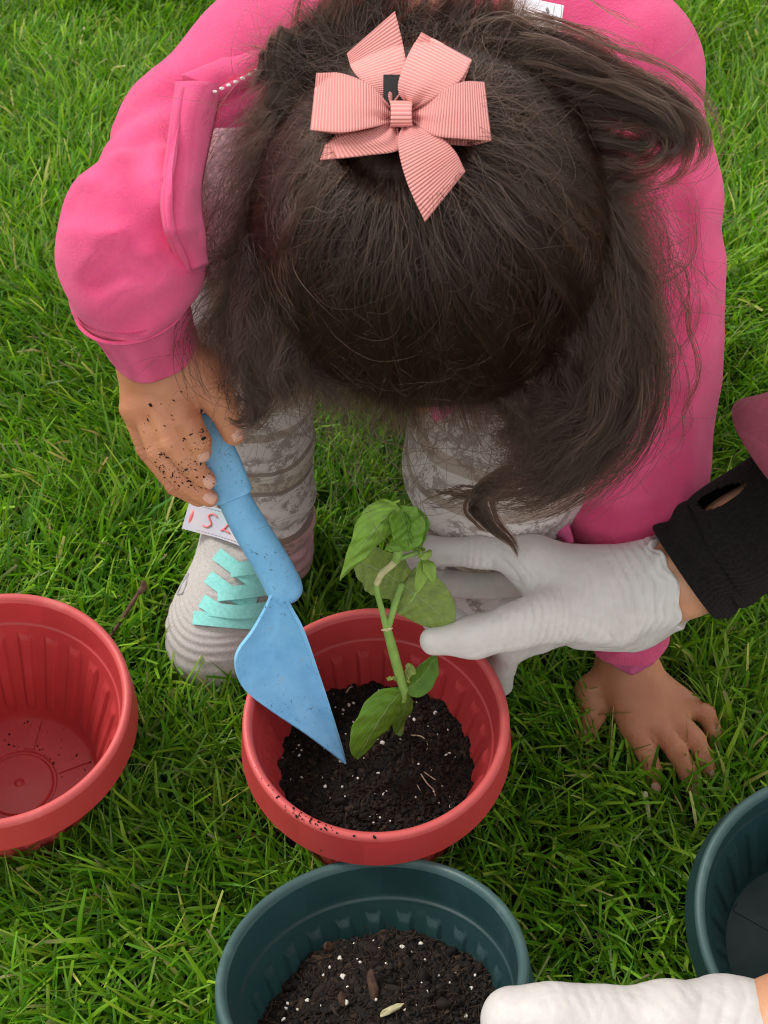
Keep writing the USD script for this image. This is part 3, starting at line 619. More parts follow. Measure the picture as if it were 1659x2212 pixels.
# small drooping shoot
for (a, b, c, w, tn) in (((905, 1192), (916, 1196), (918, 1212), .0050, (.32, .47, .09)), ((912, 1206), (911, 1240), (898, 1285), .0040, (.28, .44, .065)), ((914, 1208), (926, 1226), (937, 1262), .0042, (.28, .45, .07)), ((898, 1190), (908, 1184), (918, 1190), .0036, (.24, .41, .06))):
    leaf([ad(*a, .656), ad(*b, .654), ad(*c, .655)], w, LONG, unit(V(.8, -.2, -.4)), .25, tn, 'young_leaf', .0004, sdl, seed=w*1e4, n=16, m=9)
obj('tendril', tube([ad(898, 1282, .655), ad(893, 1292, .657), ad(887, 1300, .658)], [.0009, .0006, .0003], 6), M['stem'], sdl)

# ------------------------------------------------------------------ dry twig behind the left pot
M['twig'] = plain('dry_twig', (.12, .065, .045), .85, .2, noise=(300, .4), bump=(700, .5, .001))
tw = thing('twig', 'thin dry brown twig lying in the grass behind the left red pot', 'twig')
obj('bark_stick', tube([ah(241, 1372, .046), ah(262, 1340, .052), ah(286, 1302, .058), ah(304, 1275, .062)], [.0013, .0016, .0018, .0015], 8), M['twig'], tw)
obj('knot', tube([ah(302, 1278, .062), ah(310, 1270, .061), ah(309, 1258, .065)], [.0022, .0028, .0018], 8), M['twig'], tw)
# ------------------------------------------------------------------ adult helper: gloved hands reaching in from the right
def skin(name, col, blotch=.18):
    return mat(name, {'g': ('geometry', {}), 'n': ('noise_texture', {'scale': 42, 'detail': 5, 'roughness': .6}), 'n2': ('noise_texture', {'scale': 900, 'detail': 3}), 'v': ('voronoi_texture', {'scale': 850}),
        'r': ('rgb_ramp', {'ramp': [(.3, (col[0]*(1-blotch*.5), col[1]*(1-blotch), col[2]*(1-blotch))), (.7, (min(1, col[0]*(1+blotch*.4)), col[1]*(1+blotch*.5), col[2]*(1+blotch*.5)))]}),
        'ad': ('math', {'math_type': 'add'}), 'b': ('bump', {'strength': .16, 'distance': .0008}), 'p': ('principled_bsdf', {'roughness': .48, 'specular_ior_level': .42, 'subsurface_weight': .12, 'subsurface_scale': .004, 'subsurface_radius': (1, .35, .2)})},
        [('g.position', 'n.vector'), ('g.position', 'n2.vector'), ('g.position', 'v.vector'), ('n.fac', 'r.fac'), ('r.color', 'p.base_color'), ('n2.fac', 'ad.value1'), ('v.distance', 'ad.value2'), ('ad.value', 'b.height'), ('b.normal', 'p.normal')])
M['skin_adult'] = skin('adult_skin', (.56, .29, .17))
M['glove'] = mat('white_latex_glove', {'g': ('geometry', {}), 'n': ('noise_texture', {'scale': 60, 'detail': 4, 'roughness': .6, 'distortion': 1.2}), 'r': ('rgb_ramp', {'ramp': [(.3, (.52, .495, .475)), (.7, (.59, .565, .545))]}),
    'n2': ('noise_texture', {'scale': 220, 'detail': 3, 'distortion': .8}), 'b': ('bump', {'strength': .22, 'distance': .0012}), 'p': ('principled_bsdf', {'roughness': .52, 'specular_ior_level': .35, 'subsurface_weight': .08, 'subsurface_scale': .004})},
    [('g.position', 'n.vector'), ('g.position', 'n2.vector'), ('n.fac', 'r.fac'), ('r.color', 'p.base_color'), ('n2.fac', 'b.height'), ('b.normal', 'p.normal')])
M['knit'] = plain('black_rib_knit', (.012, .010, .010), .95, .12, noise=(500, .6), bump=(700, .8, .002), sheen_weight=.12, sheen_tint=(.3, .26, .25))
M['maroon'] = plain('maroon_jersey', (.155, .032, .050), .9, .15, noise=(250, .12), bump=(800, .4, .001), sheen_weight=.25, sheen_tint=(.6, .3, .35))
M['stitch_dark'] = plain('dark_seam', (.05, .008, .014), .9, .1)
adult = thing('person', 'adult whose white gloved hands reach in from the right, in maroon and black sleeves', 'person')
def wrinkles(lines, amp):
    """creases: (a, b, spacing, strength): fine folds running from a to b, across the given spacing direction"""
    def fn(v, n):
        d = np.zeros(len(v))
        for (c, rad, direction, spacing, st) in lines:
            w = np.exp(-(((v-c)/rad)**2).sum(1)); q = v@unit(direction)
            ph = q/spacing*2*np.pi+2.2*(meshkit.noise(v*90, 3)-.5)*2
            d += st*w*(1-np.abs(np.sin(ph/2)))**2.0
        d += amp*(meshkit.fbm(v*np.array([70, 70, 70.]), 3, 8)-.5)
        return d
    return fn
# right glove: index over the top, thumb in front holding the leaf, last finger down the outside of the pot
g = Solid()
ix = [ad(1150, 1204, .694), ad(1035, 1192, .704), ad(930, 1192, .712), ad(872, 1226, .712), ad(888, 1285, .700)]
g.chain(ix, [.0125, .0098, .0092, .0086, .0076], .006)
md = [ad(1165, 1248, .722), ad(1060, 1262, .738), ad(965, 1262, .744), ad(915, 1300, .738), ad(935, 1340, .726)]
g.chain(md, [.0120, .0098, .0092, .0086, .0076], .003)
rg = [ad(1180, 1285, .745), ad(1080, 1300, .764), ad(1020, 1290, .775), ad(985, 1302, .775), ad(990, 1335, .768)]
g.chain(rg, [.0115, .0092, .0088, .0082, .0074], .003)
pk = [ad(1250, 1345, .735), ad(1165, 1372, .745), ad(1100, 1402, .755), ad(1082, 1440, .765), ad(1083, 1478, .778)]
g.chain(pk, [.0125, .0112, .0104, .0098, .0082], .004)
th = [ad(1330, 1322, .680), ad(1190, 1328, .676), ad(1110, 1354, .680), ad(1025, 1377, .685), ad(938, 1384, .690)]
g.chain(th, [.0220, .0150, .0122, .0108, .0092], .012)
g.cap(ad(1420, 1262, .683), ad(1180, 1246, .702), .0265, .0190, .012).cap(ad(1400, 1300, .700), ad(1230, 1290, .725), .0240, .0190, .012)
g.cap(ad(1300, 1285, .684), ad(1150, 1215, .694), .0230, .0140, .012).cap(ad(1260, 1340, .70), ad(1360, 1340, .70), .019, .020, .010)
g.cap(ad(1430, 1262, .684), ad(1478, 1248, .680), .0268, .0275, .01)
cuff_c = ad(1445, 1258, .683); arm_dir = unit(ad(1640, 1180, .675)-ad(1400, 1265, .685))
g.half(ad(1452, 1256, .683), arm_dir+V(0, -.10, .0), .001)
g.cap(cuff_c-arm_dir*.006, cuff_c+arm_dir*.06, .0235, .0262, .002, cut=True)
gm = relax(g.mesh(.0011), 2)
wr = wrinkles([(ad(1180, 1330, .66), V(.030, .022, .03), V(1, .15, -.25), .0040, -.0013), (ad(1400, 1240, .66), V(.026, .04, .04), V(1, .25, 0), .0055, -.0016), (ad(1115, 1235, .69), V(.018, .018, .02), V(1, .8, 0), .0042, -.0012),
                (ad(1030, 1200, .70), V(.010, .02, .02), V(1, 0, 0), .004, -.0008), (ad(1330, 1385, .68), V(.03, .016, .02), V(.5, 1, 0), .006, -.0012), (ad(885, 1235, .70), V(.012, .012, .02), V(1, -1, 0), .005, -.0007), (ad(1110, 1400, .74), V(.012, .012, .02), V(.6, 1, 0), .0045, -.0009)], .0010)
gm = displaced(gm, wr)
# ragged, slightly flared cuff edge
vv = np.array(gm.vertices); q = (vv-cuff_c)@arm_dir; w = smooth01((q+.012)/.018)
rad = vv-cuff_c-np.outer(q, arm_dir); ang = np.arctan2(rad[:, 2], rad[:, 1])
vv += arm_dir*(w*(.0035*np.sin(ang*3+1)+.0018*np.sin(ang*9)))[:, None]+unit(rad)*(w*(.0014*np.sin(ang*13+q*300)))[:, None]
obj('glove', (vv, gm.faces), M['glove'], adult, label='white glove holding the leaf and the pot rim')
# left glove at the bottom edge: thumb on the rim of the dark green pot
g = Solid()
th2 = [ad(1610, 2256, .560), ad(1450, 2222, .556), ad(1300, 2220, .556), ad(1200, 2212, .556), ad(1108, 2206, .560)]
g.chain(th2, [.0262, .0205, .0172, .0170, .0165], .012)
for (a, b, c, d, r) in (((1480, 2260, .58), (1330, 2330, .60), (1240, 2420, .64), (1215, 2500, .68), .0105), ((1500, 2300, .57), (1380, 2390, .59), (1300, 2480, .62), (1280, 2560, .66), .0105), ((1530, 2340, .56), (1440, 2450, .58), (1380, 2530, .61), (1360, 2610, .64), .0100), ((1570, 2370, .56), (1500, 2480, .575), (1460, 2560, .60), (1440, 2620, .62), .0090)):
    g.chain([ad(*a), ad(*b), ad(*c), ad(*d)], [r*1.25, r, r*.92, r*.78], .004)
g.cap(ad(1600, 2270, .560), ad(1500, 2330, .570), .030, .022, .012).cap(ad(1560, 2246, .560), ad(1480, 2250, .565), .0262, .021, .012).cap(ad(1600, 2290, .56), ad(1560, 2400, .56), .03, .018, .012)
g.cap(ad(1580, 2256, .560), ad(1720, 2290, .555), .0275, .0290, .012)
c2, dir2 = ad(1645, 2268, .558), unit(ad(1760, 2310, .55)-ad(1600, 2250, .56))
g.half(ad(1660, 2274, .558), dir2, .001); g.cap(c2-dir2*.008, c2+dir2*.05, .0262, .0285, .002, cut=True)
gm = relax(g.mesh(.0018), 2)
wr = wrinkles([(ad(1180, 2170, .54), V(.012, .02, .03), V(1, .9, 0), .010, -.0006), (ad(1300, 2150, .54), V(.03, .012, .02), V(1, .25, 0), .0062, -.0012), (ad(1590, 2170, .53), V(.018, .03, .03), V(1, -.35, 0), .0085, -.0013), (ad(1450, 2140, .54), V(.03, .012, .02), V(.8, .5, 0), .0075, -.0009)], .0012)
obj('glove', displaced(gm, wr), M['glove'], adult, label='white glove whose thumb rests on the bottom green pot')
# skin: both forearms under the sleeves with the hands inside the gloves
b = Solid()
W1, E1, SH = ad(1432, 1262, .683), V(.45, .52, .40), V(.78, .48, .62)
A0, A1 = ad(1486, 1238, .681), ad(1600, 1165, .672)
b.cap(ad(1330, 1282, .70), W1, .0150, .0205, .01).cap(W1, A0, .0222, .0240, .012).cap(A0, A1, .0240, .0250, .012).cap(A1, A1+(E1-A1)*.5, .0250, .0300, .012).cap(A1+(E1-A1)*.5, E1, .0300, .0360, .012)
b.cap(E1, SH, .038, .048, .02)
A2 = ad(1592, 1172, .6725); b.ell(A2+unit(ad(1576, 1076, .652)-A2)*.0222, V(.018, .0085, .0085), np.stack([unit(A1-A0), *np.linalg.svd(np.eye(3)-np.outer(unit(A1-A0), unit(A1-A0)))[0].T[:2]]), .006)
W2, E2, SH2 = ad(1645, 2268, .558), V(.50, -.02, .34), V(.82, .10, .60)
b.cap(ad(1520, 2260, .565), W2, .016, .0245, .01).cap(W2, ad(1760, 2240, .55), .0250, .028, .02).cap(ad(1760, 2240, .55), E2, .028, .040, .02).cap(E2, SH2, .04, .05, .02)
b.cap(SH, SH2, .06, .06, .05).cap(SH, (SH+SH2)/2+V(.08, 0, -.25), .07, .11, .05)
obj('body', relax(b.mesh(.004), 2), M['skin_adult'], adult)
def ring_sleeve(stations, n, inner, rib=0, rib_n=0, hole=None, fold=None, twist=0):
    """a knitted tube through stations (centre, radius a, radius b); closed back on the inside"""
    c = spline([s[0] for s in stations], n); ra = np.interp(np.linspace(0, 1, n), np.linspace(0, 1, len(stations)), [s[1] for s in stations])
    t = unit(np.gradient(c, axis=0)); up = V(0, 0, 1); a = unit(np.cross(t, up)); bb = np.cross(a, t); m = 180
    th = np.linspace(0, 2*np.pi, m, endpoint=False); R = ra[:, None]*(1+0*th[None])
    if rib: R = R+rib*np.cos(th*rib_n)[None]
    if fold is not None: R = R+fold(np.linspace(0, 1, n)[:, None], th[None])
    o = c[:, None]+a[:, None]*(R*np.cos(th))[..., None]+bb[:, None]*(R*np.sin(th))[..., None]
    i = c[:, None]+a[:, None]*((R-inner)*np.cos(th))[..., None]+bb[:, None]*((R-inner)*np.sin(th))[..., None]
    full = np.concatenate([i[::-1][-8:], o[:1]*.5+i[:1]*.5-t[0]*inner*.35, o], 0) if False else np.concatenate([i[:8][::-1], (o[:1]+i[:1])/2-t[0]*inner*.4, o], 0)
    k = len(full); ii, jj = np.meshgrid(np.arange(k-1), np.arange(m), indexing='ij')
    q = np.stack([ii*m+jj, (ii+1)*m+jj, (ii+1)*m+(jj+1) % m, ii*m+(jj+1) % m], -1).reshape(-1, 4)
    if hole is not None:
        cen = full.reshape(-1, 3)[q].mean(1); q = q[~hole(cen)]
    return trimesh.Trimesh(full.reshape(-1, 3), np.vstack([q[:, [0, 1, 2]], q[:, [0, 2, 3]]]), process=False)
S0, S1_ = ad(1482, 1240, .681), ad(1600, 1165, .672)
hc, hdir, hup = ad(1573, 1070, .640), unit(ad(1610, 1042, .64)-ad(1535, 1098, .64)), unit(ad(1580, 1082, .64)-ad(1566, 1058, .64))
def thumbhole(c):
    u, v = (c-hc)@hdir, (c-hc)@hup; near = (c-hc)@unit(CAM-hc) > -.02
    return near & ((u/.0135)**2+(v/(.0042*(1-.25*np.clip(u/.0135, -1, 1))))**2 < 1)
fold1 = lambda s, th: .0016*np.sin(s*26+3*np.sin(th))+.0022*np.exp(-((s-.32)/.10)**2)*np.cos(th-2.2)
blk = ring_sleeve([(S0, .0335), (S0+(S1_-S0)*.5, .0345), (S1_, .0365), (S1_+(E1-S1_)*.35, .040), (E1, .046)], 120, .0022, .00045, 60, thumbhole, fold1)
sl = obj('undersleeve', blk, M['knit'], adult, label='black ribbed undersleeve with a thumb hole')
b2 = Solid(); b2.ell(hc+(ad(1620, 1150, .672)-hc)*.22, V(.020, .012, .010), np.stack([hdir, hup, np.cross(hdir, hup)]))
def mar(path, rads, **k): return ring_sleeve([(p, r) for p, r in zip(path, rads)], 90, .0030, 0, 0, None, lambda s, th: .0030*np.sin(s*19+2.0*np.sin(th+1))*smooth01(s*6)+.0020*np.sin(3*th+s*9))
m0 = ad(1688, 1016, .632); m1 = ad(1830, 920, .622)
obj('jacket_sleeve', mar([m0, m1, E1+V(.0, .0, .01), SH], [.041, .044, .054, .066]), M['maroon'], adult)
hem = np.array([m0+unit(m1-m0)*.009+unit(np.cross(unit(m1-m0), V(0, 0, 1)))*.0418*math.cos(a)+np.cross(unit(np.cross(unit(m1-m0), V(0, 0, 1))), unit(m1-m0))*.0418*math.sin(a) for a in np.linspace(0, 2*np.pi, 40)])
obj('sleeve_seam', tube(hem, .0009, 6, 120, False), M['stitch_dark'], adult)
obj('jacket_sleeve', mar([ad(1820, 2350, .545), E2, SH2], [.044, .055, .066]), M['maroon'], adult)
jb = Solid().cap(SH, SH2, .075, .075, .06).cap(SH, (SH+SH2)/2+V(.08, 0, -.27), .08, .13, .06)
obj('jacket', relax(jb.mesh(.008), 2), M['maroon'], adult)
# ------------------------------------------------------------------ the child
M['skin'] = skin('child_skin', (.47, .205, .110))
M['pink'] = mat('pink_fleece', {'g': ('geometry', {}), 'n': ('noise_texture', {'scale': 38, 'detail': 5, 'roughness': .6}), 'n2': ('noise_texture', {'scale': 620, 'detail': 5, 'roughness': .8}),
    'r': ('rgb_ramp', {'ramp': [(.3, (.80, .085, .230)), (.7, (.88, .120, .285))]}), 'mx': ('mix_color', {'blend_type': 'overlay', 'fac': .34}), 'b': ('bump', {'strength': .75, 'distance': .0016}),
    'p': ('principled_bsdf', {'roughness': .92, 'specular_ior_level': .12, 'sheen_weight': .35, 'sheen_roughness': .45, 'sheen_tint': (1, .55, .72)})},
    [('g.position', 'n.vector'), ('g.position', 'n2.vector'), ('n.fac', 'r.fac'), ('r.color', 'mx.a'), ('n2.color', 'mx.b'), ('mx.result', 'p.base_color'), ('n2.fac', 'b.height'), ('b.normal', 'p.normal')])
M['pink_lining'] = plain('pink_cotton_lining', (.66, .13, .30), .9, .15, noise=(150, .15), bump=(900, .4, .001))
M['shirt'] = mat('pale_sequin_shirt', {'g': ('geometry', {}), 'v': ('voronoi_texture', {'scale': 420}), 'n': ('noise_texture', {'scale': 50, 'detail': 4}), 'r': ('rgb_ramp', {'ramp': [(.1, (.82, .52, .56)), (.35, (.62, .36, .40)), (.6, (.50, .30, .34))]}),
    'b': ('bump', {'strength': .6, 'distance': .001}), 'p': ('principled_bsdf', {'roughness': .45, 'specular_ior_level': .6})},
    [('g.position', 'v.vector'), ('v.distance', 'r.fac'), ('r.color', 'p.base_color'), ('v.distance', 'b.height'), ('b.normal', 'p.normal')])
Hc = ad(925, 505, .620)
HR, HF, HU = V(-1, 0, 0), unit(V(0, -.50, -.866)), unit(V(0, -.866, .50))   # her right, face forward, crown
HA = np.stack([HR, HF, HU]); HS = V(.0985, .098, .1015)                        # hair-covered skull
NB = V(.028, .650, .405)
RS, LS = ad(398, 296, .650), V(.138, .612, .410)
RE, RW = ad(297, 492, .586), ad(338, 742, .640)
LE, LW = ad(1368, 880, .722), ah(1352, 1440, .046)
RH, LH = V(-.055, .84, .21), V(.085, .84, .21)
RK, RA = ad(520, 700, .705), ah(592, 1146, .088)
LK, LA = ad(1075, 985, .728), ah(1040, 1318, .075)
b = Solid()
b.ell(Hc-HF*.010, V(.073, .090, .088), HA, .02)                               # skull
b.ell(Hc+HF*.050-HU*.045, V(.056, .045, .062), HA, .025)                       # face
b.ell(Hc+HF*.062-HU*.085, V(.030, .026, .024), HA, .02)                        # chin
b.cap(Hc+HF*.096-HU*.022, Hc+HF*.108-HU*.052, .006, .0095, .012)               # nose
for sgn in (-1, 1):
    e = Hc+HF*.088-HU*.020+HR*sgn*.028
    b.ell(e, V(.015, .010, .010), HA, .006, cut=True); b.ell(e-HF*.0065, V(.0115, .0115, .0115), HA, .002)
    b.ell(Hc+HR*sgn*.072-HU*.032, V(.008, .018, .028), HA, .006)               # ears
    b.ell(Hc+HF*.075-HU*.055+HR*sgn*.030, V(.020, .018, .020), HA, .02)        # cheeks
b.cap(Hc+HF*.092-HU*.078-HR*.013, Hc+HF*.092-HU*.078+HR*.013, .0055, .0055, .006)  # lips
b.cap(Hc-HF*.045-HU*.070, NB, .040, .046, .02)
b.cap(NB, V(.02, .74, .33), .060, .080, .05).cap(V(.02, .74, .33), V(.015, .84, .23), .085, .095, .05).cap(RS+V(.025, 0, 0), LS-V(.02, 0, 0), .020, .024, .012)
for S_, E_, W_ in ((RS, RE, RW), (LS, LE, LW)): b.cap(S_, E_, .021, .019, .01).cap(E_, W_, .019, .0200, .015)
for H_, K_, A_ in ((RH, RK, RA), (LH, LK, LA)): b.cap(H_, K_, .058, .036, .03).cap(K_, A_, .035, .024, .02)
for A_, T_ in ((RA, ah(505, 1380, .036)), (LA, ah(1020, 1340, .034))): b.cap(A_-V(0, 0, .02), T_, .020, .014, .01)
# right hand closed on the trowel grip
hand_r = dict(
    palm=[(ad(342, 760, .640), ad(382, 840, .640), .0185, .0135), (ad(335, 770, .643), ad(338, 862, .643), .0180, .0130), (ad(322, 780, .648), ad(300, 880, .650), .0165, .0115)],
    index=[ad(380, 846, .637), ad(404, 912, .636), ad(428, 952, .638), ad(434, 976, .643)], middle=[ad(346, 866, .639), ad(374, 956, .641), ad(418, 1012, .646), ad(446, 1038, .652)],
    ring=[ad(316, 878, .646), ad(344, 976, .649), ad(400, 1046, .654), ad(452, 1076, .659)], little=[ad(290, 880, .656), ad(318, 970, .664), ad(378, 1050, .668), ad(430, 1078, .671)],
    thumb=[ad(360, 770, .645), ad(434, 792, .637), ad(468, 856, .636), ad(504, 938, .642)])
for a, c, ra, rb in hand_r['palm']: b.cap(a, c, ra, rb, .010)
b.cap(RW, ad(338, 775, .642), .0205, .0190, .01)
b.chain(hand_r['thumb'], [.0120, .0105, .0088, .0068], .008)
b.chain(hand_r['index'], [.0100, .0086, .0074, .0064], .0020)
b.chain(hand_r['middle'], [.0100, .0082, .0070, .0060], .0018)
b.chain(hand_r['ring'], [.0094, .0076, .0064, .0056], .0018)
b.chain(hand_r['little'], [.0086, .0064, .0056, .0050], .0018)
# left hand spread on the grass
hand_l = dict(index=[ah(1368, 1566, .036), ah(1396, 1622, .034), ah(1408, 1662, .024), ah(1412, 1696, .014)], middle=[ah(1410, 1556, .037), ah(1460, 1618, .037), ah(1482, 1662, .026), ah(1496, 1700, .013)],
    ring=[ah(1450, 1544, .035), ah(1500, 1596, .036), ah(1520, 1634, .028), ah(1533, 1668, .016)], little=[ah(1480, 1524, .031), ah(1524, 1542, .033), ah(1538, 1574, .026), ah(1543, 1602, .016)],
    thumb=[ah(1318, 1472, .038), ah(1276, 1492, .033), ah(1281, 1538, .026), ah(1270, 1588, .015)])
for k_, (x, y, h, r) in dict(index=(1340, 1470, .040, .0150), middle=(1355, 1460, .043, .0165), ring=(1368, 1460, .042, .0160), little=(1382, 1462, .038, .0140)).items():
    b.cap(ah(x, y, h), hand_l[k_][0], r, .0112, .010)
b.cap(LW, ah(1355, 1470, .043), .0205, .0185, .012)
b.chain(hand_l['thumb'], [.0118, .0100, .0080, .0064], .009)
for k_, r in (('index', [.0096, .0076, .0068, .0056]), ('middle', [.0098, .0078, .0069, .0057]), ('ring', [.0094, .0074, .0066, .0055]), ('little', [.0086, .0069, .0061, .0050])):
    b.chain(hand_l[k_], r, .0030)
bm = relax(b.mesh(.0017), 2)
def hand_creases(v, n):
    d = np.zeros(len(v))
    for hnd in (hand_r, hand_l):
        for k_ in ('index', 'middle', 'ring', 'little'):
            for j in (1, 2):
                c = hnd[k_][j]; ax = unit(hnd[k_][j+1]-hnd[k_][j-1]); q = (v-c)@ax
                w = np.exp(-((v-c)**2).sum(1)/.010**2); d += w*(.0007*np.cos(q/.0030*2*np.pi)-.0004)*(n@unit(CAM-c) > 0)
    return d+.0006*(meshkit.fbm(v*120, 2, 5)-.5)
girl = thing('person', 'crouching child in a pink jacket and patterned leggings, holding the trowel, head bowed', 'person')
bm = displaced(bm, hand_creases)
obj('body', bm, M['skin'], girl)
M['nail'] = plain('fingernail', (.62, .34, .26), .30, .5)
def nail(tip, prev, up, r, name='fingernail'):
    ax = unit(tip-prev); up = unit(up-ax*(up@ax)); sd = np.cross(ax, up); u, v = np.meshgrid(np.linspace(-1, 1, 9), np.linspace(-1, 1, 9), indexing='ij')
    c = tip-ax*r*.10+up*0; P = c+ax*(u*r*.72)[..., None]+sd*(v*r*.62*np.sqrt(np.clip(1-.35*np.abs(u)**3, 0, 1)))[..., None]+up*(r*(1.07-.22*v**2-.16*np.clip(u, 0, 1)**2))[..., None]
    (vv, ff), _ = thick_sheet(P, r*.10); obj(name, (vv, ff), M['nail'], girl)
for k_, r in (('index', .0056), ('middle', .0057), ('ring', .0055), ('little', .0050)): nail(hand_l[k_][3], hand_l[k_][2], V(0, -.2, 1), r)
nail(hand_l['thumb'][3], hand_l['thumb'][2], V(-.75, -.35, .55), .0064)
for k_, r in (('index', .0060), ('middle', .0056), ('ring', .0053)): nail(hand_r[k_][3], hand_r[k_][2], unit(CAM-hand_r[k_][3])+V(.15, 0, 0), r)
nail(hand_r['thumb'][3], hand_r['thumb'][2], unit(CAM-hand_r['thumb'][3])+V(.55, 0, .3), .0062)
# specks of soil on the fingers
rs = np.random.default_rng(4); bv, bn = np.array(bm.vertices), np.array(bm.vertex_normals)
sel = []
for (px, py, dd, rad, m) in ((420, 1030, .645, .012, 40), (385, 1010, .648, .014, 60), (352, 960, .645, .014, 14), (425, 955, .635, .009, 26), (345, 885, .635, .014, 10), (352, 842, .63, .02, 5)):
    c = ad(px, py, dd); w = np.nonzero((((bv-c)**2).sum(1) < rad**2) & ((bn*unit(CAM-c)).sum(1) > .2))[0]
    if len(w): sel.append(rs.choice(w, min(m, len(w)), replace=False))
sel = np.concatenate(sel); sv, sf, ids = scatter(bv[sel]+bn[sel]*.0002, rs.lognormal(math.log(.00027), .5, len(sel)), rs, rs.uniform(1, 2.4, len(sel)))
obj('soil_speck', (sv, sf), M['compost'], girl, kind='stuff')

# ---- jacket
def folds(v, n):
    d = .0036*(meshkit.fbm(v*np.array([16, 16, 16.]), 3, 2)-.5)
    for (a, c, rad, sp, st) in ((RS, RE, .07, .036, .0036), (RE, RW, .05, .030, .0022), (LS, LE, .06, .050, .0022), (LE, LW, .06, .034, .0040)):
        ax = unit(c-a); q = (v-a)@ax; L = np.linalg.norm(c-a); t = q/L; r = np.linalg.norm(v-a-np.outer(q, ax), axis=1)
        w = np.exp(-((r-.045)/rad)**2*.5)*np.clip(1-np.abs(t-.62)/.52, 0, 1)
        ph = (q+.017*np.sin(v@unit(np.cross(ax, V(.3, 1, .2)))*52))/sp*2*np.pi+5*(meshkit.noise(v*np.array([20, 20, 20.]), 9)-.5)
        d += st*w*np.sin(ph)*(.35+.9*meshkit.noise(v*24+3, 12))
    return d
jk = thing('jacket', None, None, parent=girl)
rc0, rc = ad(284, 636, .603), ad(333, 746, .6375); rdir = unit(rc-rc0)                # right cuff: seam and mouth
lc = ah(1358, 1404, .060); lc0 = ad(1361, 1335, .792)
def sleeve(build, name):
    j = Solid(); build(j); obj(name, displaced(relax(j.mesh(.0028), 3), folds), M['pink'], jk)
def right_sleeve(j):
    j.cap(RS, RE, .036, .0300, .03).cap(RS, ad(412, 208, .628), .030, .020, .025).cap(RE, ad(282, 565, .594), .0300, .0310, .03).cap(ad(282, 565, .594), rc0+rdir*.004, .0322, .0322, .02)
    crs = [[(182, 340), (225, 372), (280, 438), (340, 500), (396, 560)], [(134, 420), (185, 418), (245, 440), (300, 480)], [(140, 452), (200, 446), (250, 462)], [(300, 300), (290, 360), (320, 430)], [(360, 470), (300, 520), (230, 560)], [(330, 590), (260, 580), (190, 620)]]
    j.ell(ad(540, 430, .63), V(.030, .06, .06), None, .010, cut=True)
    base = Solid(); base.P = list(j.P)
    for q, rr_ in zip(crs, (.0034, .0034, .0020, .0012, .0014, .0010)):
        n0 = len(base.P); crease(base, q, rr_, .011, .0016); j.P += base.P[n0:]; base.P = base.P[:n0]
    j.half(rc0+rdir*.004, rdir, .002); j.cap(rc0-rdir*.004, rc, .0275, .0270, .002, cut=True)
def left_sleeve(j):
    j.cap(LS, LE, .050, .043, .03).cap(LE, ad(1362, 1060, .742), .046, .043, .03).cap(ad(1362, 1060, .742), ad(1358, 1290, .785), .043, .0320, .03)
    j.cap(ad(1412, 430, .650), ad(1412, 720, .690), .038, .041, .03)
    base = Solid(); base.P = list(j.P)
    for q, rr_ in (([(1215, 960), (1300, 990), (1400, 985), (1470, 940)], .0032), ([(1240, 1030), (1330, 1056), (1430, 1030), (1472, 990)], .0044), ([(1225, 1085), (1320, 1120), (1420, 1100), (1455, 1060)], .0036), ([(1300, 900), (1380, 915), (1465, 870)], .0026), ([(1420, 300), (1470, 420), (1490, 560)], .0016), ([(1380, 700), (1440, 720), (1510, 690)], .0012)):
        n0 = len(base.P); crease(base, q, rr_, .012, .0014); j.P += base.P[n0:]; base.P = base.P[:n0]
    j.half(ad(1360, 1320, .790), unit(lc-lc0), .002); j.cap(ad(1364, 1200, .77), lc, .0285, .0265, .002, cut=True)
def back(j):
    j.cap(RS, NB+V(-.03, .03, .02), .036, .050, .04).cap(LS, NB+V(.05, .03, .02), .048, .050, .04)
    j.cap(NB+V(-.03, .04, .01), V(-.03, .80, .30), .070, .092, .05).cap(NB+V(.06, .04, .01), V(.07, .80, .30), .070, .092, .05)
    j.cap(V(-.03, .80, .30), V(.07, .80, .30), .095, .095, .05)
    j.cap(ad(425, 205, .625), ad(560, 120, .640), .020, .028, .03).cap(ad(560, 120, .640), ad(760, 10, .665), .028, .034, .03)     # collar roll
    j.cap(ad(1350, 130, .640), ad(1230, 30, .655), .036, .036, .03).cap(ad(1230, 30, .655), ad(1050, -20, .680), .036, .034, .03)
    j.ell(V(.025, .56, .27), V(.080, .13, .16), None, .012, cut=True)          # the front hangs open
    j.ell(ad(545, 400, .65), V(.036, .06, .055), None, .010, cut=True)
sleeve(right_sleeve, 'sleeve'); sleeve(left_sleeve, 'sleeve'); sleeve(back, 'back_panel')
# ribbed cuffs
def cuff(c0, c1, r0, r1, nrib, name, m=M['pink'], squash=None, th=.0026):
    s = ring_sleeve([(c1, r1), (c1+(c0-c1)*.25, r1*1.01), (c1+(c0-c1)*.7, (r0+r1)/2*1.01), (c0, r0)], 40, th, .00040, nrib, None, (lambda s_, t_: .0010*np.sin(2*t_+1)+.0008*np.sin(5*t_+s_*3)) if squash is None else squash)
    return obj(name, s, m, jk)
cuff(rc0-rdir*.004, rc, .0318, .0268, 84, 'cuff')
cuff(ad(1361, 1315, .788), ad(1358, 1384, .806), .0302, .0272, 74, 'cuff')
e1 = unit(np.cross(rdir, V(0, 0, 1))); e2 = np.cross(rdir, e1)
obj('cuff_seam', tube(np.array([rc0+rdir*.003+(e1*math.cos(a)+e2*math.sin(a))*.0324 for a in np.linspace(0, 2*np.pi, 60)]), .0012, 6, 180, False), M['pink'], jk)
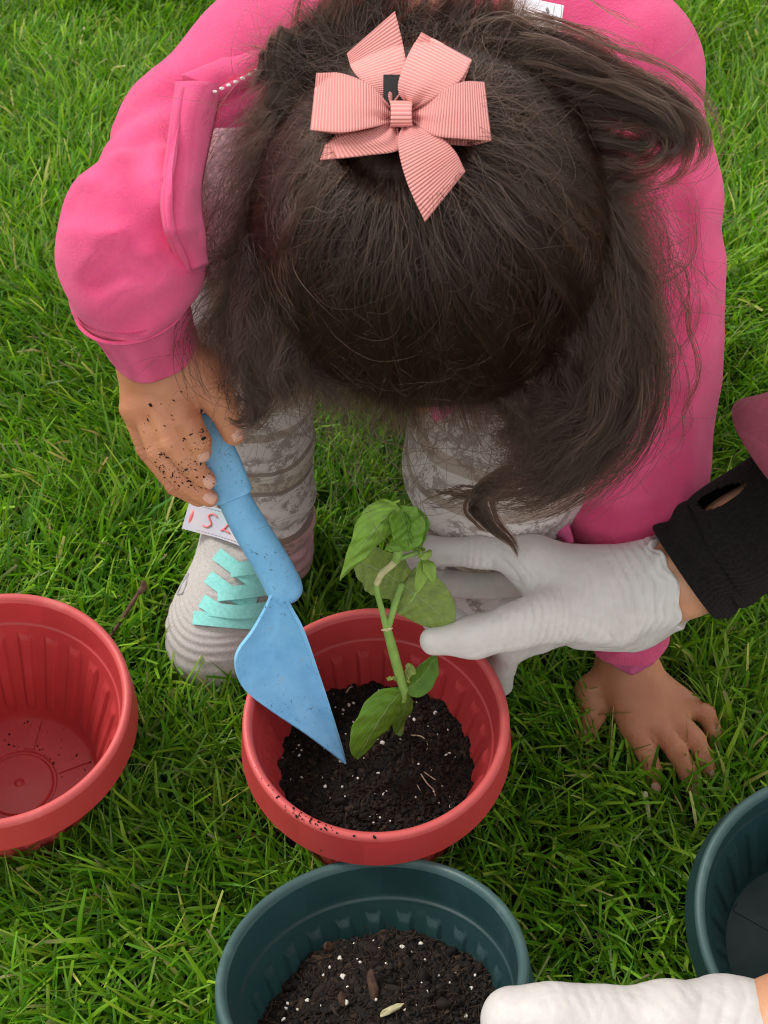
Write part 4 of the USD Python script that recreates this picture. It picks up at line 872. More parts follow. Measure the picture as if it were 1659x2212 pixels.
# turned-out lining under the left cuff
lp = []
for u in np.linspace(0, 1, 16):
    w = np.interp(u, [0, .35, .7, 1], [66, 64, 46, 14]); cx_ = 1360+6*u
    lp.append([ad(cx_+w*s_, 1400+u*56-10*abs(s_)*(1-u)-6*u*abs(s_), .774+.034*u+.014*s_*s_*(1-u)-.002*math.sin(u*9+s_*4)) for s_ in np.linspace(-1, 1, 18)])
(lv, lf), _ = thick_sheet(np.array(lp), .0022); obj('cuff_lining', (lv, lf), M['pink_lining'], jk)
# right front edge hanging from the shoulder: a wide band with a zip tape and a row of white teeth along the yoke
def strip(top, px_l, px_r, dl, dr, name, m, bulge=.006, th=.004, n=50, mm=14):
    A = spline(np.array(px_l, float), n); B = spline(np.array(px_r, float), n); P = []
    for k in range(n):
        u = k/(n-1); a, c = ad(*A[k], np.interp(u, np.linspace(0, 1, len(dl)), dl)), ad(*B[k], np.interp(u, np.linspace(0, 1, len(dr)), dr))
        s = np.linspace(0, 1, mm)[:, None]; P.append(a+(c-a)*s+unit(CAM-a)*bulge*4*s*(1-s)+unit(CAM-a)*.0016*np.sin(u*11+s*3))
    (vv, ff), _ = thick_sheet(np.array(P), th); return obj(name, (vv, ff), m, jk)
strip(0, [(384, 182), (366, 300), (352, 420), (360, 500), (394, 588)], [(476, 178), (452, 290), (430, 400), (434, 490), (444, 572)], [.590, .572, .556, .557, .582], [.604, .593, .581, .579, .592], 'front_band', M['pink'], .010)
strip(0, [(386, 190), (372, 300), (360, 420), (368, 500), (404, 585)], [(398, 190), (384, 300), (370, 420), (378, 500), (412, 585)], [.5850, .5670, .5510, .5520, .5770], [.5835, .5655, .5495, .5505, .5755], 'zip_tape', M['pink'], .001, .002)
M['tooth'] = plain('white_tooth', (.80, .74, .72), .4)
for k in range(11):
    u = k/10; c = ad(464+u*150, 198-u*86+6*math.sin(u*3), .590+.012*u)
    s_ = trimesh.creation.icosphere(1, .0011); s_.apply_scale([1.3, 1, .8]); s_.apply_translation(c); obj('zip_tooth', s_, M['tooth'], jk)
strip(0, [(392, 168), (480, 132), (560, 96), (640, 44)], [(474, 198), (520, 176), (580, 142), (650, 100)], [.600, .604, .612, .624], [.602, .606, .614, .626], 'yoke', M['pink'], .005)
strip(0, [(470, 196), (448, 240), (430, 296)], [(660, 96), (600, 200), (548, 300)], [.6005, .604, .608], [.614, .618, .620], 'yoke', M['pink'], .003)
# left front: flap seen under the hair
strip(0, [(1020, 880), (1070, 930), (1120, 1010), (1150, 1092), (1226, 1176)], [(1240, 860), (1260, 940), (1262, 1030), (1222, 1090), (1236, 1172)], [.70, .70, .705, .71, .715], [.69, .69, .70, .712, .716], 'front_band', M['pink_lining'], .004, .003)
strip(0, [(925, 878), (950, 925), (1000, 968), (1060, 1004)], [(1140, 865), (1130, 920), (1116, 970), (1090, 1010)], [.690, .690, .692, .694], [.690, .690, .692, .694], 'front_flap', M['pink_lining'], .006, .003)
# white neck label
nl = np.array([[ad(1092+u*126-8*v, -14+v*60+u*26, .580+.004*math.sin(u*3)) for v in np.linspace(0, 1, 8)] for u in np.linspace(0, 1, 14)])
(lv, lf), _ = thick_sheet(nl, .0006); M['label'] = plain('white_satin_label', (.78, .78, .84), .45, .4, noise=(200, .06)); lab = obj('neck_label', (lv, lf), M['label'], jk)
M['ink'] = plain('grey_label_print', (.22, .20, .22), .6)
for pl in ([(1126, 40), (1150, 44), (1140, 30), (1134, 26)], [(1132, 50), (1152, 54)], [(1174, 28), (1186, 36), (1200, 40)], [(1172, 46), (1184, 38), (1196, 50), (1178, 52)], [(1184, 26), (1182, 20)]):
    obj('print_mark', tube([ad(x, y, .5788) for x, y in pl], .0009, 6), M['ink'], lab)
# shirt under the open jacket
s = Solid().ell(V(-.030, .650, .375), V(.075, .06, .060), None, .02).cap(NB+V(-.02, .02, -.035), V(.02, .80, .26), .072, .085, .04).cap(V(-.07, .62, .37), V(.11, .63, .37), .052, .052, .03).cap(ad(500, 310, .668), ad(495, 500, .668), .022, .026, .03)
obj('shirt', relax(s.mesh(.004), 2), M['shirt'], girl)

def front(px_l, px_r, dl, dr):
    A, B = spline(np.array(px_l, float), 40), spline(np.array(px_r, float), 40); P = []
    for k in range(40):
        u = k/39; a, c = ad(*A[k], np.interp(u, np.linspace(0, 1, len(dl)), dl)), ad(*B[k], np.interp(u, np.linspace(0, 1, len(dr)), dr)); s_ = np.linspace(0, 1, 16)[:, None]
        P.append(a+(c-a)*s_+unit(CAM-a)*(.010*4*s_*(1-s_)+.0022*np.sin(u*9+s_*5)))
    (vv, ff), _ = thick_sheet(np.array(P), .003); return obj('shirt_front', (vv, ff), M['shirt'], girl)
front([(418, 282), (410, 400), (424, 500), (448, 600)], [(600, 270), (590, 400), (585, 500), (570, 620)], [.610, .606, .612, .625], [.630, .634, .640, .65])

# ---- leggings
M['leggings'] = mat('patterned_leggings', {'g': ('geometry', {}), 'sx': ('separate_xyz', {}), 'nz': ('noise_texture', {'scale': 14, 'detail': 2}), 'z1': ('math', {'math_type': 'multiply_add', 'value2': .018}),
    'bands': ('rgb_ramp', {'interpolate': False, 'ramp': [(0, (.50, .27, .27)), (.11, (.50, .27, .27)), (.125, (.20, .13, .11)), (.150, (.55, .50, .485)), (.36, (.55, .50, .485)), (.365, (.21, .17, .15)), (.385, (.42, .35, .28)), (.44, (.50, .45, .40)), (.475, (.24, .19, .16)), (.495, (.55, .50, .485)), (.62, (.55, .50, .485)), (.63, (.34, .27, .23)), (.66, (.55, .50, .485)), (.74, (.38, .31, .27)), (.77, (.55, .50, .485)), (.9, (.40, .33, .29)), (.92, (.55, .50, .485))]}),
    'mr': ('map_range', {'from_min': .09, 'from_max': .33, 'to_min': 0, 'to_max': 1, 'clamp': True}),
    'v': ('noise_texture', {'scale': 48, 'detail': 1}), 'vr': ('rgb_ramp', {'ramp': [(.43, (0, 0, 0)), (.50, (1, 1, 1))]}),
    'n2': ('noise_texture', {'scale': 130, 'detail': 4, 'roughness': .85}), 'nr': ('rgb_ramp', {'ramp': [(.475, (0, 0, 0)), (.505, (.8, .8, .8)), (.56, (1, 1, 1))]}), 'mu': ('math', {'math_type': 'multiply'}),
    'fm': ('math', {'math_type': 'multiply', 'value2': .72}), 'mx': ('mix_color', {'b': (.17, .125, .105)}), 'w': ('noise_texture', {'scale': 900, 'detail': 2}), 'b': ('bump', {'strength': .5, 'distance': .0012}),
    'p': ('principled_bsdf', {'roughness': .88, 'specular_ior_level': .2, 'sheen_weight': .15})},
    [('g.position', 'sx.vector'), ('g.position', 'nz.vector'), ('nz.fac', 'z1.value1'), ('sx.z', 'z1.value3'), ('z1.value', 'mr.value'), ('mr.result', 'bands.fac'), ('g.position', 'v.vector'), ('v.fac', 'vr.fac'),
     ('g.position', 'n2.vector'), ('n2.fac', 'nr.fac'), ('vr.color', 'mu.value1'), ('nr.color', 'mu.value2'), ('mu.value', 'fm.value1'), ('fm.value', 'mx.fac'), ('bands.color', 'mx.a'), ('mx.result', 'p.base_color'), ('g.position', 'w.vector'), ('w.fac', 'b.height'), ('b.normal', 'p.normal')])
def leg_folds(v, n): return .0060*(meshkit.fbm(v*np.array([18, 18, 42.]), 3, 6)-.5)+.0016*np.sin(v[:, 2]*230+5*meshkit.noise(v*18, 4))*np.clip(1-np.abs(v[:, 2]-.12)/.06, 0, 1)
l = Solid()
for H_, K_, A_, rk, ra in ((RH, RK, RA, .046, .0325), (LH, LK, LA, .054, .046)):
    l.cap(H_, K_, .072, rk, .04).cap(K_, A_+V(0, 0, .015), rk, ra, .03)
l.cap(RH, LH, .085, .085, .05); l.half(RA+V(0, 0, -.004), V(0, .0, -1), .002)
obj('leggings', displaced(relax(l.mesh(.0030), 2), leg_folds), M['leggings'], girl)
so = Solid().cap(RA+V(.0, .004, .028), RA+V(0, .002, -.03), .0298, .0290, .01)
M['sock'] = plain('pink_grey_sock', (.50, .30, .32), .95, .1, noise=(60, .3), bump=(900, .6, .0015))
obj('sock', displaced(relax(so.mesh(.0022), 2), lambda v, n: .0022*(meshkit.fbm(v*np.array([60, 60, 120.]), 2, 3)-.5)+.0008*np.sin(v[:, 2]*420)), M['sock'], girl)
# ---- shoes
M['shoe'] = mat('pale_glitter_knit', {'uv': ('texture_coordinate', {}), 'g': ('geometry', {}), 'a': attr(), 'n': ('noise_texture', {'scale': 1400, 'detail': 2, 'roughness': .8}), 'n3': ('noise_texture', {'scale': 500, 'detail': 4}),
    'r': ('rgb_ramp', {'ramp': [(.35, (.34, .305, .28)), (.55, (.50, .465, .445)), (.72, (.72, .68, .66))]}), 'mx': ('mix_color', {'blend_type': 'multiply', 'fac': 1.0}), 'b': ('bump', {'strength': .55, 'distance': .0010}),
    'p': ('principled_bsdf', {'roughness': .62, 'specular_ior_level': .4})},
    [('g.position', 'n.vector'), ('n.fac', 'r.fac'), ('r.color', 'mx.a'), ('a.color', 'mx.b'), ('mx.result', 'p.base_color'), ('n.fac', 'b.height'), ('b.normal', 'p.normal')])
M['sole'] = plain('lilac_sole', (.50, .42, .52), .5, .4, noise=(80, .15), bump=(600, .2, .001))
M['lace'] = plain('mint_elastic_lace', (.26, .66, .62), .75, .2, noise=(420, .14), bump=(1100, .5, .0008))
M['strap'] = mat('iridescent_strap', {'g': ('geometry', {}), 'n': ('noise_texture', {'scale': 45, 'detail': 3}), 'r': ('rgb_ramp', {'ramp': [(.3, (.36, .47, .49)), (.5, (.43, .43, .51)), (.7, (.50, .45, .47))]}), 'n2': ('noise_texture', {'scale': 700}), 'b': ('bump', {'strength': .2, 'distance': .0006}), 'p': ('principled_bsdf', {'roughness': .42, 'specular_ior_level': .5})},
    [('g.position', 'n.vector'), ('g.position', 'n2.vector'), ('n.fac', 'r.fac'), ('r.color', 'p.base_color'), ('n2.fac', 'b.height'), ('b.normal', 'p.normal')])
M['coral'] = plain('coral_print', (.80, .17, .17), .5)
M['lining'] = plain('grey_shoe_lining', (.45, .42, .42), .9, .1, noise=(200, .2))
def shoe(toe, heel, label, detail):
    t = thing('shoe', label, None, parent=girl)
    X = unit((toe-heel)*V(1, 1, 0)); Y = np.cross(V(0, 0, 1), X); Z = V(0, 0, 1); L = np.linalg.norm((toe-heel)[:2]); O = np.array([heel[0], heel[1], .012])
    A = np.stack([X, Y, Z]); W = lambda x, y, z: O+X*x+Y*y+Z*z
    s = Solid().ell(W(L-.047, -.002, .026), V(.047, .0410, .034), A, .02).ell(W(L*.55, 0, .036), V(.062, .0365, .040), A, .03).ell(W(.036, 0, .038), V(.040, .0330, .048), A, .03)
    s.cap(W(.042, 0, .050), W(.036, 0, .092), .0345, .0330, .03).cap(W(.085, 0, .058), W(.060, 0, .098), .020, .019, .03)
    s.half(W(0, 0, .010), V(0, 0, -1), .002); s.half(W(.05, 0, .098), unit(X*.25+Z), .003); s.cap(W(.038, 0, .075), W(.036, 0, .14), .0285, .030, .004, cut=True)
    sm = relax(s.mesh(.0016), 3)
    def knit(v, n):
        q = (v-O)@A.T; rr = np.hypot((q[:, 0]-L*.56)*1.0, q[:, 1]*1.35); m = smooth01((q[:, 0]-L*.60)/.02)*smooth01((q[:, 2]-.014)/.008)
        side = smooth01((np.abs(q[:, 1])-.016)/.008)*(1-m)*smooth01((q[:, 0]-.03)/.03)
        ring = rr+.0012*np.sin(np.arctan2(q[:, 1], q[:, 0]-L*.5)*5)
        return m*.00045*np.sin(ring/.0046*2*np.pi)+side*.0005*np.sin((q[:, 2]*.9+q[:, 0]*.25)/.0056*2*np.pi)
    sm = displaced(sm, knit); q = (np.array(sm.vertices)-O)@A.T
    tone = np.ones((len(q), 3)); rear = smooth01((q[:, 0]-.02)/.05)[:, None]; tone = tone*rear+V(.86, .90, .93)*(1-rear)
    lil = (smooth01((np.abs(q[:, 1])-.029)/.006)*smooth01((.034-q[:, 2])/.01)*smooth01((L*.75-q[:, 0])/.02))[:, None]; tone = tone*(1-lil)+V(.82, .66, .86)*lil
    obj('upper', sm, M['shoe'], t, vc=tone)
    a = np.linspace(0, 2*np.pi, 96, endpoint=False)
    ox = np.where(np.cos(a) > 0, L*.5+np.cos(a)*(L*.5+.002), L*.5+np.cos(a)*(L*.5+.003)); oy = np.sign(np.sin(a))*np.abs(np.sin(a))**.78*np.interp(ox, [0, .3*L, .5*L, .72*L, L], [.031, .034, .036, .0425, .037])
    lay = [np.stack([ox*k+L*.5*(1-k), oy*k], 1) for k in (.97, 1.0, 1.0, .975)]; hz = (-.010, -.006, .008, .012)
    vs = np.vstack([np.stack([W(x, y, h+.006*smooth01(np.array((x-L*.8)/(L*.2)))) for x, y in ly]) for ly, h in zip(lay, hz)]); n = 96
    fs = []
    for k in range(3):
        i = np.arange(n); fs.append(np.stack([k*n+i, k*n+(i+1) % n, (k+1)*n+(i+1) % n, (k+1)*n+i], 1))
    fs = np.vstack(fs); f3 = np.vstack([fs[:, [0, 1, 2]], fs[:, [0, 2, 3]]]); vs = np.vstack([vs, W(L*.5, 0, -.010), W(L*.5, 0, .012)]); i = np.arange(n)
    f3 = np.vstack([f3, np.stack([np.full(n, 4*n), (i+1) % n, i], 1), np.stack([np.full(n, 4*n+1), 3*n+i, 3*n+(i+1) % n], 1)])
    obj('sole', (vs, f3), M['sole'], t, smooth=50)
    if not detail: return t
    def top(px, py, lift):                                  # the shoe's surface as met along a line of sight
        d0 = np.linspace(.70, .92, 600); P = (CAM+ray(px, py)*d0[:, None]).astype(np.float32); f = s.value(P, s.P); k = np.nonzero(f < 0)[0]
        return CAM+ray(px, py)*(d0[k[0]] if len(k) else np.nan)-unit(ray(px, py))*lift
    def surf_strip(cl, half, lift, name, m, th=.0016, n=36, mm=7, par=None):
        c = spline(np.array(cl, float), n); tt = unit(np.gradient(c, axis=0)); nn = np.stack([-tt[:, 1], tt[:, 0]], 1); P = np.full((n, mm, 3), np.nan)
        for i_ in range(n):
            for j_, v_ in enumerate(np.linspace(-1, 1, mm)): P[i_, j_] = top(*(c[i_]+nn[i_]*half*v_), lift)
        D = (P-CAM)@FWD
        for j_ in range(mm):
            ok = ~np.isnan(D[:, j_]); ii = np.nonzero(ok)[0]
            if not len(ii): D[:, j_] = np.nanmedian(D); continue
            D[:, j_] = np.interp(np.arange(n), ii, D[ii, j_])
        ii, jj = np.meshgrid(np.linspace(-1, 1, n), np.linspace(-1, 1, mm), indexing='ij'); basis = np.stack([1+0*ii, ii, ii**2, jj, ii*jj], -1)[..., :5]
        good = np.abs(D-np.median(D)) < .03; co = np.linalg.lstsq(basis[good], D[good], rcond=None)[0]; fit = basis@co; D = fit-max(0, np.percentile((fit-D)[good], 92))*.8
        for i_ in range(n):
            for j_, v_ in enumerate(np.linspace(-1, 1, mm)): P[i_, j_] = ad(*(c[i_]+nn[i_]*half*v_), D[i_, j_])
        (vv, ff), _ = thick_sheet(P, th); return obj(name, (vv, ff), m, par or t, smooth=40), P
    lace = [((468, 1196), (520, 1236), (560, 1264), .0016), ((450, 1246), (500, 1282), (550, 1306), .0015), ((436, 1298), (480, 1322), (540, 1336), .0014), ((498, 1232), (545, 1226), (600, 1222), .0030), ((470, 1284), (530, 1278), (600, 1268), .0030), ((452, 1316), (520, 1322), (590, 1312), .0030), ((418, 1334), (480, 1340), (560, 1346), .0022)]
    # 4 mint straps from the left row of eyelets, crossed by three from the right
    for a_, b_, c_, lf in lace: surf_strip([a_, b_, c_], 15, lf, 'lace', M['lace'])
    st, P = surf_strip([(404, 1112), (440, 1122), (490, 1136), (540, 1156), (586, 1184)], 31, .0050, 'strap', M['strap'], .0030, 60, 17)
    def onstrap(u, v, lift=.0026):
        x, y = u*59, (v+1)*8; i_, j_ = min(int(x), 58), min(int(y), 15); fx, fy = x-i_, y-j_
        p = (P[i_, j_]*(1-fx)+P[i_+1, j_]*fx)*(1-fy)+(P[i_, j_+1]*(1-fx)+P[i_+1, j_+1]*fx)*fy; return p+unit(CAM-p)*lift
    glyph = {'S': [[(.9, -.75), (.55, -.95), (.25, -.6), (.45, -.1), (.62, .35), (.35, .8), (.0, .75)]], 'L': [[(.75, -.9), (.30, .55), (.12, .72), (.35, .58), (.85, .72)]], 'i': [[(.5, -.15), (.30, .60), (.42, .72), (.62, .55)], [(.62, -.62), (.64, -.58)]],
             'g': [[(.75, -.2), (.40, -.3), (.15, .25), (.38, .5), (.70, .1), (.78, -.2), (.66, .6), (.40, 1.15), (.05, 1.0), (.45, .65), (.95, .4)]]}
    for ch, u0, uw in (('S', .26, .13), ('L', .44, .12), ('i', .575, .07), ('g', .635, .11)):
        for stroke in glyph[ch]: obj('letter_'+ch.lower(), tube([onstrap(u0+x*uw, y*.56) for x, y in stroke], .00062, 6), M['coral'], st)
    obj('emblem', tube([onstrap(.085, -.40, .0010), onstrap(.080, -.1, .0012), onstrap(.075, .2, .0012), onstrap(.070, .5, .0010)], [.0010, .0018, .0018, .0010], 8, 20), M['coral'], st)
    M['thread'] = M.get('thread') or plain('grey_stitch', (.30, .30, .32), .8)
    for v_ in (-.84, .84):
        for k_ in range(26):
            u_ = .05+k_*.036; obj('stitch', tube([onstrap(u_, v_, .0016), onstrap(u_+.016, v_, .0016)], .00045, 4, 3), M['thread'], st)
    # side emblem and mesh holes over the toes
    for (x, y, k_) in ((394, 1240, 0),):
        for sc in (1.0, .62, .34):
            ring = [top(x+12*sc*math.cos(a_)-.35*40*sc*math.sin(a_)*.3, y+44*sc*math.sin(a_), .0006) for a_ in np.linspace(0, 2*np.pi, 26)]
            ring = [r_ for r_ in ring if not np.isnan(r_).any()]
            if len(ring) > 8: obj('side_emblem', tube(ring, .0009, 6, 60, False), M['thread'], t)
        mk = [p for p in (top(x+5, y, .0012), top(x+2, y+16, .0012), top(x-2, y+32, .0012)) if not np.isnan(p).any()]
        if len(mk) == 3: obj('side_mark', tube(mk, [.0012, .0018, .0010], 6), M['coral'], t)
    return t
shoe(ah(448, 1512, .012), ah(600, 1190, .0)+V(.0, .010, 0), 'pale glittery shoe with mint laces and a lettered strap', True)
shoe(ah(1022, 1372, .0), ah(1040, 1200, .0)+V(0, .02, 0), 'pale shoe hidden behind the gloved hand', False)
PRESS += [(ah(520, 1340, .0)[0], ah(520, 1340, 0)[1], .05, .10, .05), (ah(1400, 1560, 0)[0], ah(1400, 1560, 0)[1], .040, .050, .35), (ah(1030, 1290, 0)[0], ah(1030, 1290, 0)[1], .045, .085, .05)]
# ---- hair
for nm_, hc_ in (('hair', (.020, .0100, .0060)), ('hair_dark', (.0085, .0047, .0032)), ('hair_light', (.058, .030, .0175))): M[nm_] = mat(nm_+'_strand', {'p': ('principled_hair_bsdf', {'model': 'Chiang', 'parametrization': 'Direct coloring', 'color': hc_, 'roughness': .40, 'radial_roughness': .50, 'ior': 1.40, 'coat': .0, 'random_roughness': .2})}, [], 'p.BSDF')
M['hair_base'] = plain('dark_hair_mass', (.008, .0055, .0045), .8, .15, noise=(220, .4), bump=(500, .5, .001))
hs = HS*np.array([1.0, 1.0, 1.0])
def hair_depth(px, py):
    d = FWD+((np.asarray(px)-CX)/FOC)[..., None]*RT+((np.asarray(py)-CY)/FOC)[..., None]*DN
    o = (HA@(CAM-Hc))/hs; q = (d@HA.T)/hs
    a = (q*q).sum(-1); bq = (q*o).sum(-1); c = o@o-1; disc = bq*bq-a*c; t = -bq/a
    miss = np.sqrt(np.maximum(-disc, 0)/a); return np.where(disc > 0, t-np.sqrt(np.maximum(disc, 0))/a, t+.10*miss*.1), disc > 0
bd = float(hair_depth(np.array(867.), np.array(245.))[0])
hr = np.random.default_rng(23); KH = 18
all_s, all_w, all_k = [], [], []
def soft_cap(D, c, k=.02):
    h = np.maximum(k-np.abs(D-c), 0)/k; return np.minimum(D, c)-h*h*k*.25
def strands(PX, PY, D, w0, grp=None):
    e_ = np.hypot((PX-867)/205, (PY-250)/238); D = np.maximum(D, np.minimum(hair_depth(PX, PY)[0], bd+.050)-.0075-.10*np.maximum(e_-.66, 0)-(e_ > 1.9)*1.0)
    n_ = len(PX); grp = np.arange(n_) if grp is None else grp; tone = hr.uniform(0, 1, grp.max()+1)[grp]*.62+hr.uniform(0, 1, n_)*.38
    all_k.append(np.where(tone < .36, 1, np.where(tone > .74, 2, 0)))
    dirs = FWD+((PX-CX)/FOC)[..., None]*RT+((PY-CY)/FOC)[..., None]*DN
    all_s.append(CAM+dirs*D[..., None]); s = np.linspace(0, 1, KH)[None]
    all_w.append(w0[:, None]*np.interp(s[0], [0, .08, .75, 1], [.8, 1, .9, .25])[None])
def wave(n, amp, f, s):
    """a slow wander plus a tighter curl, both growing along the strand"""
    o = 0
    for k, (a, ff) in enumerate(((1.0, f*.5), (.5, f), (.22, f*2.1))):
        o = o+a*hr.normal(0, 1, (n, 1))*np.sin(2*np.pi*ff*hr.uniform(.7, 1.3, (n, 1))*s+hr.uniform(0, 6.28, (n, 1)))
    return amp*o
def lock(pts, n, sp0, sp1, amp=8, f=1.2, w=.00024, lift=.004, lift_sd=.003, trim=.25, bunch=0, depth=None, own=.35, cw=9, cap=.606):
    """a hank of hair along pts; bunch = number of wavy sub-locks, each cw pixels thick, whose strands move together"""
    P = np.array([p[:2] for p in pts], float); c = spline(P, 60); u = np.linspace(0, 1, 60)
    dep = None if depth is None else np.interp(u, np.linspace(0, 1, len(depth)), depth)
    m = bunch or n; g = hr.integers(0, m, n) if bunch else np.arange(n)
    e = 1-hr.uniform(0, trim, m)[g]-hr.uniform(0, .10, n); st = (hr.uniform(0, .12, m)[g]+hr.uniform(0, .05, n))*(1 if bunch else .5); s = np.linspace(0, 1, KH)[None]
    uu = st[:, None]+(e-st)[:, None]*s
    X, Y = np.interp(uu, u, c[:, 0]), np.interp(uu, u, c[:, 1])
    tx, ty = np.interp(uu, u, np.gradient(c[:, 0])), np.interp(uu, u, np.gradient(c[:, 1])); L = np.hypot(tx, ty)+1e-9; nx, ny = -ty/L, tx/L
    grow = .25+.75*s
    o = hr.normal(0, .5, m)[g][:, None]*(sp0+(sp1-sp0)*uu)+wave(m, amp, f, s)[g]*grow; l = (wave(m, amp*.6, f, s)[g])*grow
    if bunch:
        thick = hr.uniform(.6, 1.6, m)[g][:, None]*cw
        o = o+hr.normal(0, .6, (n, 1))*thick*(1-.45*s**2)+wave(n, amp*own, f*1.3, s)*grow; l = l+wave(n, amp*own*.6, f*1.3, s)*grow
    X, Y = X+nx*o+tx/L*l, Y+ny*o+ty/L*l
    D = soft_cap(hair_depth(X, Y)[0], cap) if dep is None else np.interp(uu, u, dep)
    lf = lift+np.abs(hr.normal(0, lift_sd, m))[g][:, None]+np.abs(hr.normal(0, .0012, (n, 1)))+wave(m, amp*.00012, f, s)[g]*grow
    strands(X, Y, D-lf, w*hr.uniform(.7, 1.35, n), g)
# everything is combed towards the bow: strands fan out from it to the hairline and the sides
FAN = np.array([(640, 50), (590, 115), (556, 200), (536, 300), (528, 420), (524, 550), (530, 680), (580, 785), (650, 850), (740, 900), (850, 922), (960, 915), (1060, 890), (1160, 835), (1255, 775), (1335, 680), (1378, 550), (1375, 420), (1350, 300), (1305, 180), (1215, 95), (1085, 45), (950, 20), (800, 18), (640, 50)], float)
seg = np.concatenate([[0], np.cumsum(np.hypot(*np.diff(FAN, axis=0).T))]); seg /= seg[-1]
def fan(n, clumps, w, amp, lift, lift_sd, rad0=38, shorten=.0):
    cu = np.sort(hr.uniform(0, 1, clumps)); pick = hr.integers(0, clumps, n)
    tu = (cu[pick]+hr.normal(0, .0048, n)) % 1.0
    ex, ey = np.interp(tu, seg, FAN[:, 0]), np.interp(tu, seg, FAN[:, 1])
    cb = hr.normal(0, 1, clumps)[pick]; cj = hr.normal(0, 16, (clumps, 2))[pick]
    ex, ey = ex+cj[:, 0]+hr.normal(0, 12, n), ey+cj[:, 1]+hr.normal(0, 12, n)
    a = np.arctan2(ey-250, ex-867); sx, sy = 867+np.cos(a)*rad0*hr.uniform(.4, 1.2, n), 262+np.sin(a)*rad0*hr.uniform(.4, 1.2, n)
    s = np.linspace(0, 1, KH)[None]; end = (1-shorten*hr.uniform(0, 1, n))[:, None]; u = s*end
    # the side strands sag: they leave sideways and bend down
    sag = (np.abs(np.cos(a))**1.5)*70*np.where(np.sin(a) > -.5, 1, .3)
    bend = (cb*14+hr.normal(0, 5, n))[:, None]*np.sin(np.pi*u)
    X = sx[:, None]+(ex-sx)[:, None]*u-np.sin(a)[:, None]*bend; Y = sy[:, None]+(ey-sy)[:, None]*u+np.cos(a)[:, None]*bend-sag[:, None]*np.sin(np.pi*u)*.8
    X = X+wave(n, amp*.5, 1.6, s)*s+wave(clumps, amp*1.7, 1.5, s)[pick]*s; Y = Y+wave(n, amp*.5, 1.6, s)*s+wave(clumps, amp*1.7, 1.5, s)[pick]*s
    D = soft_cap(hair_depth(X, Y)[0], .612 if rad0 == 38 and lift < .001 else .600)
    lf = lift+np.abs(hr.normal(0, lift_sd, (n, 1)))*(.4+np.sin(np.pi*np.clip(u, 0, 1)))+wave(n, .0007, 1.5, s)
    lf = lf+(cj[:, :1]*.00017)*np.sin(np.pi*u)
    strands(X, Y, D-lf, w*hr.uniform(.7, 1.3, n), pick)
fan(11000, 260, .00030, 9, .0005, .0022)
fan(7500, 170, .00027, 20, .0025, .0045, shorten=.2)
fan(2600, 320, .00022, 34, .004, .007, shorten=.4)
# loose frizz that lies over the edge of the head on both sides
lock([(790, 340), (700, 450), (650, 580), (620, 720), (610, 850)], 1300, 110, 120, 24, 2.2, lift=.004, lift_sd=.005, bunch=90, trim=.4, cw=5, own=.7, cap=.590)
lock([(790, 400), (720, 560), (680, 720), (690, 850), (740, 930)], 700, 100, 120, 22, 2.2, lift=.003, lift_sd=.004, bunch=80, trim=.4, cw=5, own=.7, cap=.597)
lock([(880, 420), (870, 600), (860, 780), (850, 900)], 1100, 260, 330, 20, 2.0, lift=.002, lift_sd=.003, bunch=110, trim=.4, cw=4, own=.7, cap=.61)
lock([(980, 420), (1040, 600), (1060, 760), (1020, 890)], 1000, 160, 200, 22, 2.0, lift=.002, lift_sd=.004, bunch=80, trim=.4, cw=4, own=.7, cap=.61)
lock([(1010, 330), (1140, 430), (1240, 580), (1290, 740), (1270, 860)], 1400, 110, 130, 24, 2.1, lift=.005, lift_sd=.005, bunch=90, trim=.4, cw=5, own=.7, cap=.590)
# hanging side hair, left of the picture: leaves the crown sideways, bends down and ends in loose curls
lock([(780, 320), (690, 390), (625, 490), (575, 620), (540, 770)], 1500, 70, 70, 16, 2.0, lift=.002, bunch=90, trim=.3, cw=6, own=.6)
lock([(790, 370), (700, 460), (640, 580), (590, 720), (560, 870)], 1600, 80, 90, 18, 2.2, lift=.002, bunch=100, trim=.35, cw=6, own=.6)
lock([(780, 430), (700, 540), (640, 680), (600, 800), (610, 910)], 1500, 90, 80, 14, 2.3, lift=.0015, bunch=60, trim=.3)
lock([(700, 400), (610, 500), (545, 640), (495, 760), (520, 870)], 620, 60, 80, 22, 2.2, lift=.001, bunch=60, trim=.45, cw=5, own=.7)
lock([(585, 700), (550, 800), (560, 890), (630, 935)], 220, 70, 50, 18, 2.3, lift=.0, bunch=24, trim=.5, cw=5)
lock([(600, 790), (565, 870), (520, 915), (485, 905)], 160, 50, 30, 9, 1.8, lift=.0, trim=.4, bunch=8)
lock([(610, 60), (640, 110), (620, 170), (585, 230)], 800, 60, 50, 6, 1.4, lift=.004, bunch=20)
lock([(572, 200), (610, 215), (665, 250), (740, 310)], 900, 36, 60, 3, 1.0, lift=.010, trim=.1, bunch=24, lift_sd=.002)      # rolled lock
lock([(640, 60), (625, 130), (660, 190), (760, 250)], 1000, 60, 60, 5, 1.0, lift=.008, trim=.1, bunch=26, lift_sd=.002)
lock([(720, 40), (640, 120), (560, 260), (490, 380), (470, 520)], 60, 60, 130, 24, 1.6, w=.00015, lift=.003, trim=.5)
lock([(560, 300), (490, 420), (450, 560), (450, 700)], 80, 50, 90, 24, 2.0, w=.00015, lift=.004, trim=.5)
